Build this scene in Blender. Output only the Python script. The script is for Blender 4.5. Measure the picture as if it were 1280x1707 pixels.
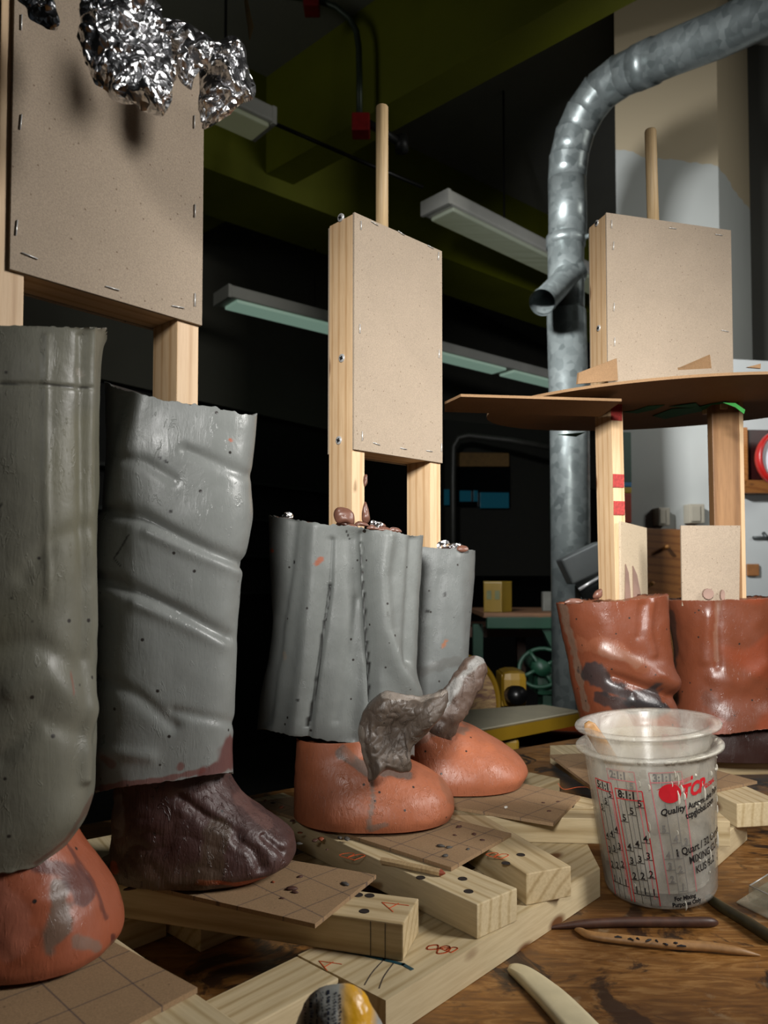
import bpy, bmesh, math, random
from mathutils import Vector, Matrix, noise
random.seed(7)
SC = bpy.context.scene
for o in list(bpy.data.objects): bpy.data.objects.remove(o)

# ------------------------------------------------------------------ camera
F = 1250.0; TH = math.radians(2.0); HZ = 960.0; CY = HZ - F*math.tan(TH); CZ = .275
cc, ss = math.cos(TH), math.sin(TH)
cam = bpy.data.objects.new('camera', bpy.data.cameras.new('camera'))
SC.collection.objects.link(cam); SC.camera = cam
cam.location = (0, 0, CZ); cam.rotation_euler = (math.pi/2+TH, 0, 0)
cam.data.sensor_width = 36; cam.data.lens = F*36/1707.0
cam.data.shift_y = (CY-853.5)/1707.0
cam.data.clip_start = .01; cam.data.clip_end = 60
cam.data.dof.use_dof = True; cam.data.dof.focus_distance = .64; cam.data.dof.aperture_fstop = 13.0
# ------------------------------------------------------------------ light, exposure
SC.view_settings.view_transform = 'Standard'; SC.view_settings.look = 'None'
SC.view_settings.gamma = 1; SC.view_settings.use_curve_mapping = False
SC.view_settings.exposure = 0.0
W = bpy.data.worlds.new('world'); SC.world = W; W.use_nodes = True
W.node_tree.nodes['Background'].inputs[0].default_value = (.8, .9, 1, 1)
W.node_tree.nodes['Background'].inputs[1].default_value = .015
def area(name, loc, target, sx, sy, power, col=(1, 1, 1), spread=180):
    l = bpy.data.lights.new(name, 'AREA'); l.shape = 'RECTANGLE'; l.size = sx; l.size_y = sy
    l.energy = power; l.color = col; l.spread = math.radians(spread)
    o = bpy.data.objects.new(name, l); SC.collection.objects.link(o); o.location = loc
    o.rotation_euler = (Vector(target)-Vector(loc)).to_track_quat('-Z', 'Y').to_euler(); return o
area('softbox_left', (-.10, -.36, .66), (.22, .72, .40), .15, .20, 2.5, (1, .985, .955), 42)
area('softbox_right', (1.2, .30, .90), (-.05, .58, .30), .3, .45, 4.1, (1, .975, .94), 75)
area('strobe_rear', (-.35, 1.35, 1.45), (1.2, 3.1, 1.0), .16, .16, 24.0, (.98, .98, 1), 80)
area('pillar_fill', (3.2, 1.3, 1.9), (1.3, 3.1, 1.4), .6, .8, 5.5, (1, .98, .93), 80)  # added fill light for the pillar's right-hand face and the duct, not a modelled window
area('beam_fill', (-2.2, 1.2, 1.9), (-.2, 4.0, 2.6), .7, .7, 1.5, (1, 1, .95), 100)  # added fill aimed up at the green ceiling beam, no window behind it

# ------------------------------------------------------------------ pixel -> place
def ray(px, py):
    u = (px-640)/F; v = (CY-py)/F
    return (u, cc-ss*v, ss+cc*v)
def Z(px, py, z):
    r = ray(px, py); t = (z-CZ)/r[2]; return Vector((r[0]*t, r[1]*t, z))
def D(px, py, d):
    r = ray(px, py); t = d/r[1]; return Vector((r[0]*t, d, CZ+r[2]*t))
def PR(p):
    z = p[2]-CZ; f = p[1]*cc+z*ss; v = (-p[1]*ss+z*cc)/f; return (640+F*p[0]/f, CY-F*v)
def onplane(px, py, P0, n):
    r = Vector(ray(px, py)); C0 = Vector((0, 0, CZ)); t = (Vector(P0)-C0).dot(n)/r.dot(n); return C0+r*t

# ------------------------------------------------------------------ materials
def lin(h):
    h = h.lstrip('#'); r = []
    for i in (0, 2, 4):
        c = int(h[i:i+2], 16)/255; r.append(c/12.92 if c <= .04045 else ((c+.055)/1.055)**2.4)
    return tuple(r)+(1,)
class NT:
    def __init__(s, name):
        s.m = bpy.data.materials.new(name); s.m.use_nodes = True; s.t = s.m.node_tree
        s.b = s.t.nodes['Principled BSDF']; s.out = s.t.nodes['Material Output']
    def n(s, ty, **k):
        nd = s.t.nodes.new(ty)
        for a, v in k.items(): setattr(nd, a, v)
        return nd
    def l(s, a, b): s.t.links.new(a, b)
    def coord(s, scale=(1, 1, 1), kind='Object', rot=(0, 0, 0), loc=(0, 0, 0)):
        tc = s.n('ShaderNodeTexCoord'); mp = s.n('ShaderNodeMapping')
        mp.inputs['Scale'].default_value = scale; mp.inputs['Rotation'].default_value = rot; mp.inputs['Location'].default_value = loc
        s.l(tc.outputs[kind], mp.inputs[0]); return mp.outputs[0]
    def noise(s, v, sc, det=4, rough=.55, dist=0):
        nd = s.n('ShaderNodeTexNoise'); nd.inputs['Scale'].default_value = sc; nd.inputs['Detail'].default_value = det
        nd.inputs['Roughness'].default_value = rough; nd.inputs['Distortion'].default_value = dist
        s.l(v, nd.inputs['Vector']); return nd.outputs[0]
    def ramp(s, f, stops):
        r = s.n('ShaderNodeValToRGB'); e = r.color_ramp.elements
        while len(e) < len(stops): e.new(.5)
        for i, (p, c) in enumerate(stops):
            e[i].position = p; e[i].color = c if len(c) == 4 else tuple(c)+(1,)
        s.l(f, r.inputs[0]); return r.outputs[0]
    def mix(s, f, a, b, mode='MIX'):
        m = s.n('ShaderNodeMix', data_type='RGBA', blend_type=mode)
        if isinstance(f, (int, float)): m.inputs[0].default_value = f
        else: s.l(f, m.inputs[0])
        for i, x in ((6, a), (7, b)):
            if isinstance(x, tuple): m.inputs[i].default_value = x
            else: s.l(x, m.inputs[i])
        return m.outputs[2]
    def bump(s, h, st, dist=.001, prev=None):
        b = s.n('ShaderNodeBump'); b.inputs['Strength'].default_value = st; b.inputs['Distance'].default_value = dist
        s.l(h, b.inputs['Height'])
        if prev: s.l(prev, b.inputs['Normal'])
        return b.outputs[0]
    def col(s, c):
        if isinstance(c, tuple): s.b.inputs['Base Color'].default_value = c
        else: s.l(c, s.b.inputs['Base Color'])
    def nor(s, x): s.l(x, s.b.inputs['Normal'])
    def set(s, rough=None, metal=None, spec=None):
        if rough is not None: s.b.inputs['Roughness'].default_value = rough
        if metal is not None: s.b.inputs['Metallic'].default_value = metal
        if spec is not None: s.b.inputs['Specular IOR Level'].default_value = spec
        return s
G = lambda v: (v, v, v, 1)

def plain(name, hx, rough=.5, metal=0, var=.25, scale=30):
    s = NT(name); c = lin(hx); v = s.coord()
    f = s.noise(v, scale, 4)
    s.col(s.ramp(f, [(.3, tuple(x*(1-var) for x in c[:3])), (.7, tuple(min(1, x*(1+var*.5)) for x in c[:3]))])); s.set(rough, metal)
    s.nor(s.bump(f, .15, .0006)); return s.m

def m_wood(name, light, mid, dark, ring=(.35, .35), scale=1.0, rough=.55):
    s = NT(name)
    v = s.coord((1.2*scale, 14*scale, 14*scale))
    w = s.n('ShaderNodeTexWave', wave_type='RINGS', rings_direction='X', wave_profile='SIN')
    cv = s.coord((1.6*scale, 34*scale, 34*scale), loc=(0, ring[0]*8, ring[1]*8))
    s.l(cv, w.inputs[0]); w.inputs['Scale'].default_value = .9; w.inputs['Distortion'].default_value = 2.4
    w.inputs['Detail'].default_value = 2; w.inputs['Detail Scale'].default_value = .6
    c1 = s.ramp(w.outputs['Fac'], [(0, lin(light)), (.6, lin(light)), (.88, lin(mid)), (1, tuple(.5*(x+y) for x, y in zip(lin(mid), lin(dark))))])
    f = s.noise(s.coord((12, 160, 160)), 2.2, 5, .6)
    c2 = s.mix(.28, c1, s.ramp(f, [(.35, lin(dark)), (.6, lin(light))]))
    # knots
    vo = s.n('ShaderNodeTexVoronoi'); vo.inputs['Scale'].default_value = 1.0; s.l(s.coord((11, 23, 23), loc=(3.1, 1.7, .3)), vo.inputs['Vector'])
    kn = s.ramp(vo.outputs['Distance'], [(.09, G(1)), (.17, G(0))])
    c3 = s.mix(kn, c2, lin('#6b4322'))
    big = s.noise(s.coord((5, 9, 9)), 1.5, 2)
    c4 = s.mix(.5, c3, s.ramp(big, [(.35, G(.8)), (.65, G(1))]), 'MULTIPLY')
    s.col(c4); s.set(rough)
    s.nor(s.bump(f, .25, .0004)); return s.m

def m_board(name, hx, fleck=True, lines=False, bumpy=.35):
    s = NT(name); c = lin(hx); v = s.coord()
    f1 = s.noise(v, 900, 3, .7); f2 = s.noise(v, 18, 4)
    base = s.ramp(f1, [(.3, tuple(x*.78 for x in c[:3])), (.7, tuple(min(1, x*1.12) for x in c[:3]))])
    base = s.mix(.6, base, s.ramp(f2, [(.3, G(.84)), (.7, G(1))]), 'MULTIPLY')
    if fleck:
        vo = s.n('ShaderNodeTexVoronoi'); vo.inputs['Scale'].default_value = 130; s.l(v, vo.inputs['Vector'])
        base = s.mix(s.ramp(vo.outputs['Distance'], [(.05, G(.75)), (.11, G(0))]), base, lin('#5a4636'))
    if lines:
        for dr in ('X', 'Y'):
            w = s.n('ShaderNodeTexWave', wave_type='BANDS', bands_direction=dr, wave_profile='SIN'); s.l(s.coord((1, 1, 1), rot=(0, 0, -.80), loc=(.013, .004, 0)), w.inputs[0])
            w.inputs['Scale'].default_value = 9.0; w.inputs['Distortion'].default_value = 0
            base = s.mix(s.ramp(w.outputs['Fac'], [(.9985, G(0)), (.9997, G(.65))]), base, lin('#33303a'))
    s.col(base); s.set(.8, spec=.25); s.nor(s.bump(f1, bumpy, .0003)); return s.m

def m_clay(name, rough=.46, streak=1.0, spec=.42, bumpy=.5):
    s = NT(name); a = s.n('ShaderNodeVertexColor'); a.layer_name = 'Col'
    v = s.coord()
    f = s.noise(v, 60, 6, .62, .5); g = s.noise(v, 12, 4, .5, 1.2)
    c = s.mix(.55, a.outputs[0], s.ramp(g, [(.3, G(.78)), (.7, G(1))]), 'MULTIPLY')
    c = s.mix(.3*streak, c, s.ramp(f, [(.35, G(.7)), (.62, G(1))]), 'MULTIPLY')
    vo = s.n('ShaderNodeTexVoronoi'); vo.inputs['Scale'].default_value = 62; vo.inputs['Randomness'].default_value = 1; s.l(v, vo.inputs['Vector'])
    hole = s.ramp(vo.outputs['Distance'], [(.055, G(1)), (.09, G(0))])
    c = s.mix(hole, c, lin('#241f1c'))
    s.col(c)
    s.l(s.ramp(s.noise(v, 26, 5), [(.35, G(rough-.1)), (.7, G(rough+.15))]), s.b.inputs['Roughness'])
    s.set(spec=spec)
    b1 = s.bump(s.noise(v, 30, 4, .5, .8), bumpy, .0012); b2 = s.bump(s.noise(v, 210, 4, .6), bumpy*.6, .0006, b1)
    b3 = s.bump(s.noise(s.coord((60, 60, 12), rot=(.6, .4, .2)), 3, 4, .6, 2), bumpy*.55, .0012, b2)
    mk_ = s.noise(s.coord((30, 30, 9), rot=(.9, -.5, .3)), 2.4, 3, .5, 3.5); b4 = s.bump(s.ramp(mk_, [(.60, G(0)), (.63, G(1)), (.66, G(.2))]), bumpy*.7, .0008, b3)
    s.nor(b4); return s.m

M = {}
M['pine'] = m_wood('pine', '#c4b08a', '#b59f77', '#8f784f')
M['pine2'] = m_wood('pine_pale', '#cbb994', '#bda981', '#9a8259', (.9, .1))
M['stud'] = m_wood('stud_wood', '#c9ab86', '#bd9c74', '#a17c53', (.6, .8), 1.2)
s = NT('dowel_wood'); s.col(s.ramp(s.noise(s.coord((70, 70, 3)), 8, 4), [(.3, lin('#a98d66')), (.7, lin('#c6ab80'))])); s.set(.55); M['dowel'] = s.m
M['board'] = m_board('greyboard', '#9b8c7a')
M['hard'] = m_board('ruled_hardboard', '#94795b', lines=True)
M['card'] = m_board('brown_card', '#86694b', fleck=False)
M['cardlight'] = m_board('pale_card', '#b9a88f')
M['clay'] = m_clay('modelling_clay', bumpy=.36); M['clayfoot'] = m_clay('tooled_clay', .44, 1, .42, .62); M['claygloss'] = m_clay('smooth_clay', .36, .7, .5, .35)
M['clayrough'] = m_clay('worked_clay', .45, 1, .5, 1.0)
M['steel'] = plain('steel', '#c8c8c6', .32, .45, .1)
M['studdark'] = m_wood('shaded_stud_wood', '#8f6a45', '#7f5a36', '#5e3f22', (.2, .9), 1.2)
M['black'] = plain('black_plastic', '#0c0c0d', .35)
M['ivory'] = plain('ivory_tool', '#cfc3a0', .45, 0, .12, 60)
M['darkwood'] = plain('dark_tool_wood', '#4b2e20', .5, 0, .35, 120)
M['toolwood'] = plain('boxwood', '#a3794a', .5, 0, .25, 140)
M['mossy'] = plain('stained_tool_wood', '#35301d', .4, 0, .5, 90)
def m_foil():
    s = NT('aluminium_foil'); s.col(lin('#dcdcde')); s.set(.23, 1); v = s.coord(); g = s.n('ShaderNodeNewGeometry'); cur = g.outputs['Normal']
    wv = s.n('ShaderNodeVectorMath', operation='MULTIPLY_ADD'); nt = s.n('ShaderNodeTexNoise'); nt.inputs['Scale'].default_value = 60; s.l(v, nt.inputs['Vector'])
    s.l(nt.outputs['Color'], wv.inputs[0]); wv.inputs[1].default_value = (.012, .012, .012); s.l(v, wv.inputs[2])
    for sc, k in ((100, .7), (300, .75)):
        vo = s.n('ShaderNodeTexVoronoi'); vo.inputs['Scale'].default_value = sc; s.l(wv.outputs[0], vo.inputs['Vector'])
        a_ = s.n('ShaderNodeVectorMath', operation='SUBTRACT'); s.l(vo.outputs['Color'], a_.inputs[0]); a_.inputs[1].default_value = (.5, .5, .5)
        m_ = s.n('ShaderNodeVectorMath', operation='MULTIPLY_ADD'); s.l(a_.outputs[0], m_.inputs[0]); m_.inputs[1].default_value = (k, k, k); s.l(cur, m_.inputs[2])
        n_ = s.n('ShaderNodeVectorMath', operation='NORMALIZE'); s.l(m_.outputs[0], n_.inputs[0]); cur = n_.outputs[0]
    s.nor(cur); return s.m
M['foil'] = m_foil()
def m_duct():
    s = NT('galvanised_steel'); v = s.coord()
    vo = s.n('ShaderNodeTexVoronoi'); vo.inputs['Scale'].default_value = 45; s.l(v, vo.inputs['Vector'])
    s.col(s.ramp(vo.outputs['Color'], [(0, lin('#525958')), (1, lin('#767d7b'))])); s.set(.3, .55)
    s.l(s.ramp(s.noise(v, 9, 5), [(.3, G(.26)), (.7, G(.46))]), s.b.inputs['Roughness']); s.nor(s.bump(s.noise(v, 14, 3), .25, .004)); return s.m
M['duct'] = m_duct()
def m_table():
    s = NT('worn_bench_wood'); v = s.coord()
    g = s.noise(s.coord((7, 34, 10), rot=(0, 0, .35)), 3, 6, .65, 1.5)
    c = s.ramp(g, [(.25, lin('#45290f')), (.5, lin('#8c5e29')), (.72, lin('#b98c52'))])
    st = s.noise(v, 15, 7, .66, .9)
    c = s.mix(s.ramp(st, [(.545, G(0)), (.60, G(.92))]), c, lin('#120e0b'))
    st2 = s.noise(s.coord(loc=(4, 2, 0)), 5.5, 4, .5, .5)
    c = s.mix(s.ramp(st2, [(.4, G(.65)), (.62, G(0))]), c, lin('#3a210f'))
    pale = s.noise(s.coord(loc=(1, 7, 0)), 42, 6, .7)
    c = s.mix(s.ramp(pale, [(.6, G(0)), (.72, G(.35))]), c, lin('#a99a7c'))
    for rz, sc in ((.8, 9), (-.5, 7), (1.9, 6)):
        sn = s.noise(s.coord((1.2, 90, 1), rot=(0, 0, rz)), sc, 2, .4)
        c = s.mix(s.ramp(sn, [(.735, G(0)), (.75, G(.35))]), c, lin('#b08f62'))
    s.col(c); s.l(s.ramp(g, [(.3, G(.38)), (.7, G(.62))]), s.b.inputs['Roughness']); s.nor(s.bump(g, .3, .0008)); return s.m
M['table'] = m_table()

# ------------------------------------------------------------------ object helpers
def link(o): SC.collection.objects.link(o); return o
def root(name, label, cat, loc, group=None):
    o = link(bpy.data.objects.new(name, None)); o.location = loc; o.empty_display_size = .02
    o['label'] = label; o['category'] = cat
    if group: o['group'] = group
    bpy.context.view_layer.update(); o.matrix_world = Matrix.Translation(loc); return o
def tag(o, label, cat, group=None, kind=None):
    o['label'] = label; o['category'] = cat
    if group: o['group'] = group
    if kind: o['kind'] = kind
    return o
WM = {}
def mk(name, verts, faces, mat, parent=None, mat4=None, smooth=True, cols=None, angle=None):
    """verts are given in world space unless mat4 (local->world) is given"""
    me = bpy.data.meshes.new(name)
    if mat4 is None:
        c = sum((Vector(v) for v in verts), Vector())/len(verts)
        mat4 = Matrix.Translation(c); verts = [Vector(v)-c for v in verts]
    me.from_pydata([tuple(v) for v in verts], [], faces); me.materials.append(mat)
    if smooth: me.polygons.foreach_set('use_smooth', [True]*len(me.polygons))
    if cols:
        ca = me.color_attributes.new('Col', 'FLOAT_COLOR', 'POINT')
        ca.data.foreach_set('color', [x for c in cols for x in c])
    me.update()
    bm = bmesh.new(); bm.from_mesh(me); bmesh.ops.recalc_face_normals(bm, faces=bm.faces); bm.to_mesh(me); bm.free()
    o = link(bpy.data.objects.new(name, me)); WM[o.name] = mat4.copy()
    if parent is not None:
        o.parent = parent; pm = WM.get(parent.name) or Matrix.Translation(parent.location)
        o.matrix_basis = pm.inverted() @ mat4
    else: o.matrix_basis = mat4
    return o
class MB:
    """collects shapes of ONE part"""
    def __init__(s): s.v = []; s.f = []
    def add(s, v, f):
        b = len(s.v); s.v += [Vector(x) for x in v]; s.f += [tuple(i+b for i in q) for q in f]
    def box(s, o, u, v, w, bev=0):
        o, u, v, w = map(Vector, (o, u, v, w))
        if not bev:
            P = [o, o+u, o+u+v, o+v]; P += [p+w for p in P]
            s.add(P, [(0, 3, 2, 1), (4, 5, 6, 7), (0, 1, 5, 4), (1, 2, 6, 5), (2, 3, 7, 6), (3, 0, 4, 7)]); return
        bm = bmesh.new(); bmesh.ops.create_cube(bm, size=1)
        lu, lv, lw = u.length, v.length, w.length
        for q in bm.verts: q.co = Vector(((q.co.x+.5)*lu, (q.co.y+.5)*lv, (q.co.z+.5)*lw))
        bmesh.ops.bevel(bm, geom=bm.edges[:], offset=bev, segments=2, affect='EDGES', profile=.6)
        uu, vv, ww = u/lu, v/lv, w/lw; bm.verts.index_update()
        s.add([o+uu*q.co.x+vv*q.co.y+ww*q.co.z for q in bm.verts], [tuple(x.index for x in f.verts) for f in bm.faces]); bm.free()
    def tube(s, pts, rad, n=20, cap=True, flat=None):
        pts = [Vector(p) for p in pts]; rad = rad if isinstance(rad, (list, tuple)) else [rad]*len(pts)
        rings = []; prev = None
        for i, p in enumerate(pts):
            t = (pts[min(i+1, len(pts)-1)]-pts[max(i-1, 0)]).normalized()
            if prev is None: a = t.orthogonal().normalized()
            else: a = (prev-t*prev.dot(t)).normalized()
            if i == 0 and flat is not None: a = (Vector(flat[0])-t*Vector(flat[0]).dot(t)).normalized()
            prev = a; b = t.cross(a); k = flat[1] if flat is not None else 1
            rings.append([p+a*rad[i]*math.cos(2*math.pi*j/n)+b*rad[i]*k*math.sin(2*math.pi*j/n) for j in range(n)])
        v = [q for r in rings for q in r]; f = []
        for i in range(len(pts)-1):
            for j in range(n): f.append((i*n+j, i*n+(j+1) % n, (i+1)*n+(j+1) % n, (i+1)*n+j))
        if cap: f.append(tuple(range(n-1, -1, -1))); f.append(tuple((len(pts)-1)*n+j for j in range(n)))
        s.add(v, f)
    def lathe(s, prof, M4=Matrix(), n=64, close=False):
        v = [M4 @ Vector((r*math.cos(2*math.pi*j/n), r*math.sin(2*math.pi*j/n), z)) for r, z in prof for j in range(n)]; f = []
        m = len(prof)
        for i in range(m-1 if not close else m):
            k = (i+1) % m
            for j in range(n): f.append((i*n+j, i*n+(j+1) % n, k*n+(j+1) % n, k*n+j))
        s.add(v, f)
    def prism(s, pts, w):
        pts = [Vector(p) for p in pts]; w = Vector(w); n = len(pts)
        s.add(pts+[p+w for p in pts], [tuple(range(n)), tuple(range(2*n-1, n-1, -1))]+[(i, (i+1) % n, n+(i+1) % n, n+i) for i in range(n)])
    def go(s, name, mat, parent=None, smooth=False, **k): return mk(name, s.v, s.f, mat, parent, smooth=smooth, **k)
def bar(name, o, u, v, w, mat, parent=None, bev=.0008):
    """a squared timber whose local x runs along u"""
    o, u, v, w = map(Vector, (o, u, v, w)); X = u.normalized(); Zc = w.normalized(); Y = Zc.cross(X)
    R = Matrix((X, Y, Zc)).transposed().to_4x4(); c = o+(u+v+w)/2
    M4 = Matrix.Translation(c) @ R; mb = MB(); inv = M4.inverted()
    io = inv @ o; r3 = inv.to_3x3(); vv = r3 @ v
    mb.box(io, r3 @ u, vv, r3 @ w, bev)
    bmv = mb.v
    return mk(name, bmv, mb.f, mat, parent, mat4=M4, smooth=False)

# clay shapes -------------------------------------------------------
def cap_d(p, pts):
    best = 1e9
    for i in range(len(pts)-1):
        ax, ay = pts[i]; bx, by = pts[i+1]; dx, dy = bx-ax, by-ay
        t = max(0, min(1, ((p[0]-ax)*dx+(p[1]-ay)*dy)/(dx*dx+dy*dy+1e-9)))
        best = min(best, math.hypot(p[0]-ax-t*dx, p[1]-ay-t*dy))
    return best
def sm(x): x = max(0, min(1, x)); return x*x*(3-2*x)
def paint(p, px, base, stains, seed):
    c = Vector(base[:3]); q = Vector(p)
    for pts, rad, hx, st in stains:
        if rad is None:   # scattered patches: pts=(scale, threshold)
            k = sm((noise.noise(q*pts[0][0]+Vector((seed, seed*2, 5)))-pts[0][1])*6)*st
        else:
            w = noise.noise(q*45+Vector((seed, 0, 0)))*rad*.7+noise.noise(q*160)*rad*.35
            d = cap_d(px, pts)+w; k = sm((rad-d)/(rad*.35))*st
        if k > 0: c = c.lerp(Vector(lin(hx)[:3]), k)
    return (c[0], c[1], c[2], 1)
def interp(rows, n):
    """catmull-rom through rows of numbers"""
    out = []; m = len(rows)
    for i in range(n):
        t = i/(n-1)*(m-1); k = min(int(t), m-2); f = t-k
        a, b = rows[k], rows[k+1]; p = rows[max(k-1, 0)]; q = rows[min(k+2, m-1)]
        out.append([.5*((2*b0)+(b1-pp)*f+(2*pp-5*b0+4*b1-qq)*f*f+(-pp+3*b0-3*b1+qq)*f**3) for pp, b0, b1, qq in zip(p, a, b, q)])
    return out
def loft(name, rows, d, mat, parent, base, stains=(), folds=(), power=2.3, rot=0, nr=120, nt=150, lump=(.0009, 26), edge=(0, 0), seed=1, fill=None, d2=None, hard=0):
    """rows: (xL,yL,xR,yR,depthHalf,frontLift) measured on the photograph's frame at distance d, from bottom to top"""
    R = interp(rows, nr); V = []; d2 = d if d2 is None else d2
    sh = []
    for j in range(nt):
        th = 2*math.pi*j/nt; c, s = math.cos(th), math.sin(th)
        r = (abs(c)**power+abs(s)**power)**(-1/power); x, y = r*c, r*s
        sh.append((x*math.cos(rot)-y*math.sin(rot), x*math.sin(rot)+y*math.cos(rot)))
    mx = max(abs(a) for a, _ in sh); my = max(abs(b) for _, b in sh); sh = [(a/mx, b/my) for a, b in sh]
    top = len(R)-1; dirs = []
    for i, (xl, yl, xr, yr, b, fl) in enumerate(R):
        L = D(xl, yl, d); Q = D(xr, yr, d2); mid = (L+Q)/2; half = (Q-L)/2
        hh = Vector((half.x, half.y, 0)); back = Vector((-hh.y, hh.x, 0)).normalized()
        for a, bb in sh:
            p = mid+half*a+back*b*bb
            if bb < 0: p = p+Vector((0, 0, fl*(-bb)))
            V.append(p); dirs.append((hh*a/hh.length+back*bb).normalized())
    n0 = len(V); out = []; cols = []
    for k, p in enumerate(V):
        nrm = dirs[k]; i = k//nt; front = nrm.y < .35
        q = p+Vector((seed*3.1, 0, 0))
        dd = lump[0]*(noise.noise(q*lump[1])+.6*noise.noise(q*lump[1]*.35)*2+.45*noise.noise(q*lump[1]*2.6))
        if hard: dd += hard*abs(noise.noise(q*70))
        px = PR(p)
        if front:
            for pts, amp, wd in folds:
                e = cap_d(px, pts)
                if e < wd*3: dd += amp*math.exp(-(e/wd)**2)
        e1 = sm(1-i/4) if i < 4 else 0; e2 = sm(1-(top-i)/4) if top-i < 4 else 0
        zz = 0
        if edge[0]: zz += edge[0]*e1*(.45*noise.noise(q*40)+.3*noise.noise(q*250))
        if edge[1]: zz += edge[1]*e2*(.45*noise.noise(q*45)+.35*noise.noise(q*300))
        out.append(p+nrm*dd+Vector((0, 0, zz))); cols.append(paint(p, px, base, stains, seed))
    f = []
    for i in range(nr-1):
        for j in range(nt): f.append((i*nt+j, i*nt+(j+1) % nt, (i+1)*nt+(j+1) % nt, (i+1)*nt+j))
    # closed top and bottom with a slightly sunken lid
    for ring, sign in ((0, 1), (nr-1, -1)):
        idx = [ring*nt+j for j in range(nt)]; c = sum((out[k] for k in idx), Vector())/nt; prev = idx
        sink = .0025 if not (ring and fill is None and False) else 0
        for kk, s_ in enumerate((.93, .6, .25)):
            new = []
            for k in idx:
                p = c+(out[k]-c)*s_+Vector((0, 0, sign*sink*(1 if ring else .3)))
                if ring: p += Vector((0, 0, .0035*noise.noise(p*120)))
                new.append(len(out)); out.append(p); cols.append(lin(fill) if (fill and ring) else cols[k])
            for j in range(nt): f.append((prev[j], prev[(j+1) % nt], new[(j+1) % nt], new[j]))
            prev = new
        f.append(tuple(prev))
    return mk(name, out, f, mat, parent, cols=cols)
def inflate(name, pts, d, thick, mat, parent, K=22, nz=(.004, 40), nz2=(0, 100), smooth=True, base=(1, 1, 1, 1), stains=(), seed=0, sub=3, plane=None, cup=0, flatp=.5, tag_=None):
    """solid lump with the given outline standing at distance d"""
    P = []
    m = len(pts)
    for i in range(m):
        for s_ in range(sub*3):
            t = s_/(sub*3); a, b, c, e = pts[i-1], pts[i], pts[(i+1) % m], pts[(i+2) % m]
            P.append([.5*(2*b[k]+(c[k]-a[k])*t+(2*a[k]-5*b[k]+4*c[k]-e[k])*t*t+(3*b[k]-a[k]-3*c[k]+e[k])*t**3) for k in (0, 1)])
    n = len(P); cx = sum(p[0] for p in P)/n; cy = sum(p[1] for p in P)/n
    def place(x, y): return D(x, y, d) if plane is None else onplane(x, y, plane[0], plane[1])
    nrm = Vector((0, -1, 0)) if plane is None else plane[1]
    V = []; cols = []; f = []
    for side in (1, -1):
        for k in range(1, K+1):
            if side == -1 and k == K: continue
            r = k/K
            for (x, y) in P:
                X, Y = cx+(x-cx)*r, cy+(y-cy)*r; p = place(X, Y)
                h = thick*(1-r*r)**flatp - cup*thick*math.exp(-(r*2)**2)*2*(side == 1)
                q = p*1+Vector((seed, side*5*(r < .98), 0))
                w = min(1, (1-r)*4+.25)
                h2 = nz[0]*noise.noise(q*nz[1])+nz2[0]*(abs(noise.noise(q*nz2[1]))*2-.6)
                lat = Vector((noise.noise(q*nz2[1]+Vector((9, 0, 0))), 0, noise.noise(q*nz2[1]+Vector((0, 9, 0)))))*nz2[0]*1.2
                V.append(p+nrm*(side*h+h2*side*w)+lat); cols.append(paint(p, (X, Y), base, stains, seed))
        V.append(place(cx, cy)+nrm*side*(thick*(1-2*cup*(side == 1)))); cols.append(paint(V[-1], (cx, cy), base, stains, seed))
    o1 = 0; c1 = K*n; o2 = K*n+1; c2 = o2+(K-1)*n
    def ring(side, k):
        if side == 1: return lambda j: o1+(k-1)*n+j % n
        return (lambda j: o1+(K-1)*n+j % n) if k == K else (lambda j: o2+(k-1)*n+j % n)
    for side, c in ((1, c1), (-1, c2)):
        for k in range(1, K):
            a, b = ring(side, k), ring(side, k+1)
            for j in range(n):
                f.append((a(j), a(j+1), b(j+1), b(j)))
        a = ring(side, 1)
        for j in range(n): f.append((c, a(j+1), a(j)))
    if not smooth:
        f2 = []
        for q in f:
            if len(q) == 4: f2 += [(q[0], q[1], q[2]), (q[0], q[2], q[3])] if random.random() < .5 else [(q[0], q[1], q[3]), (q[1], q[2], q[3])]
            else: f2.append(q)
        f = f2
    return mk(name, V, f, mat, parent, smooth=smooth, cols=cols)
def textmesh(body, size, shear=0, bold=0, align='LEFT'):
    cu = bpy.data.curves.new('t', 'FONT'); cu.body = body; cu.size = size; cu.shear = shear; cu.offset = bold; cu.align_x = align; cu.resolution_u = 3
    o = link(bpy.data.objects.new('t', cu)); bpy.context.view_layer.update()
    me = o.evaluated_get(bpy.context.evaluated_depsgraph_get()).to_mesh()
    v = [x.co.copy() for x in me.vertices]; f = [tuple(p.vertices) for p in me.polygons]
    o.evaluated_get(bpy.context.evaluated_depsgraph_get()).to_mesh_clear(); bpy.data.objects.remove(o); bpy.data.curves.remove(cu)
    return v, f

# ================================================================== the room
def struct(o): o['kind'] = 'structure'; return o
e1 = Vector((1490, 1250, 0)).normalized(); e2 = Vector((-1400, 1250, 0)).normalized(); UP = Vector((0, 0, 1))
ceil_m = plain('ceiling_paint', '#8d8d84', .9, 0, .1, 2); green_m = plain('green_paint', '#757a08', .6, 0, .15, 3)
dark_m = plain('dark_wall_paint', '#33322c', .85, 0, .3, 2); floor_m = plain('concrete_floor', '#2c2b29', .7, 0, .3, 3)
CEIL = 2.95
mb = MB(); mb.box((-9, -3, CEIL), (20, 0, 0), (0, 16, 0), (0, 0, .1)); struct(mb.go('ceiling', ceil_m))
mb = MB(); mb.box((-9, -3, -1.0), (20, 0, 0), (0, 16, 0), (0, 0, .1)); struct(mb.go('floor', floor_m))
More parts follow.
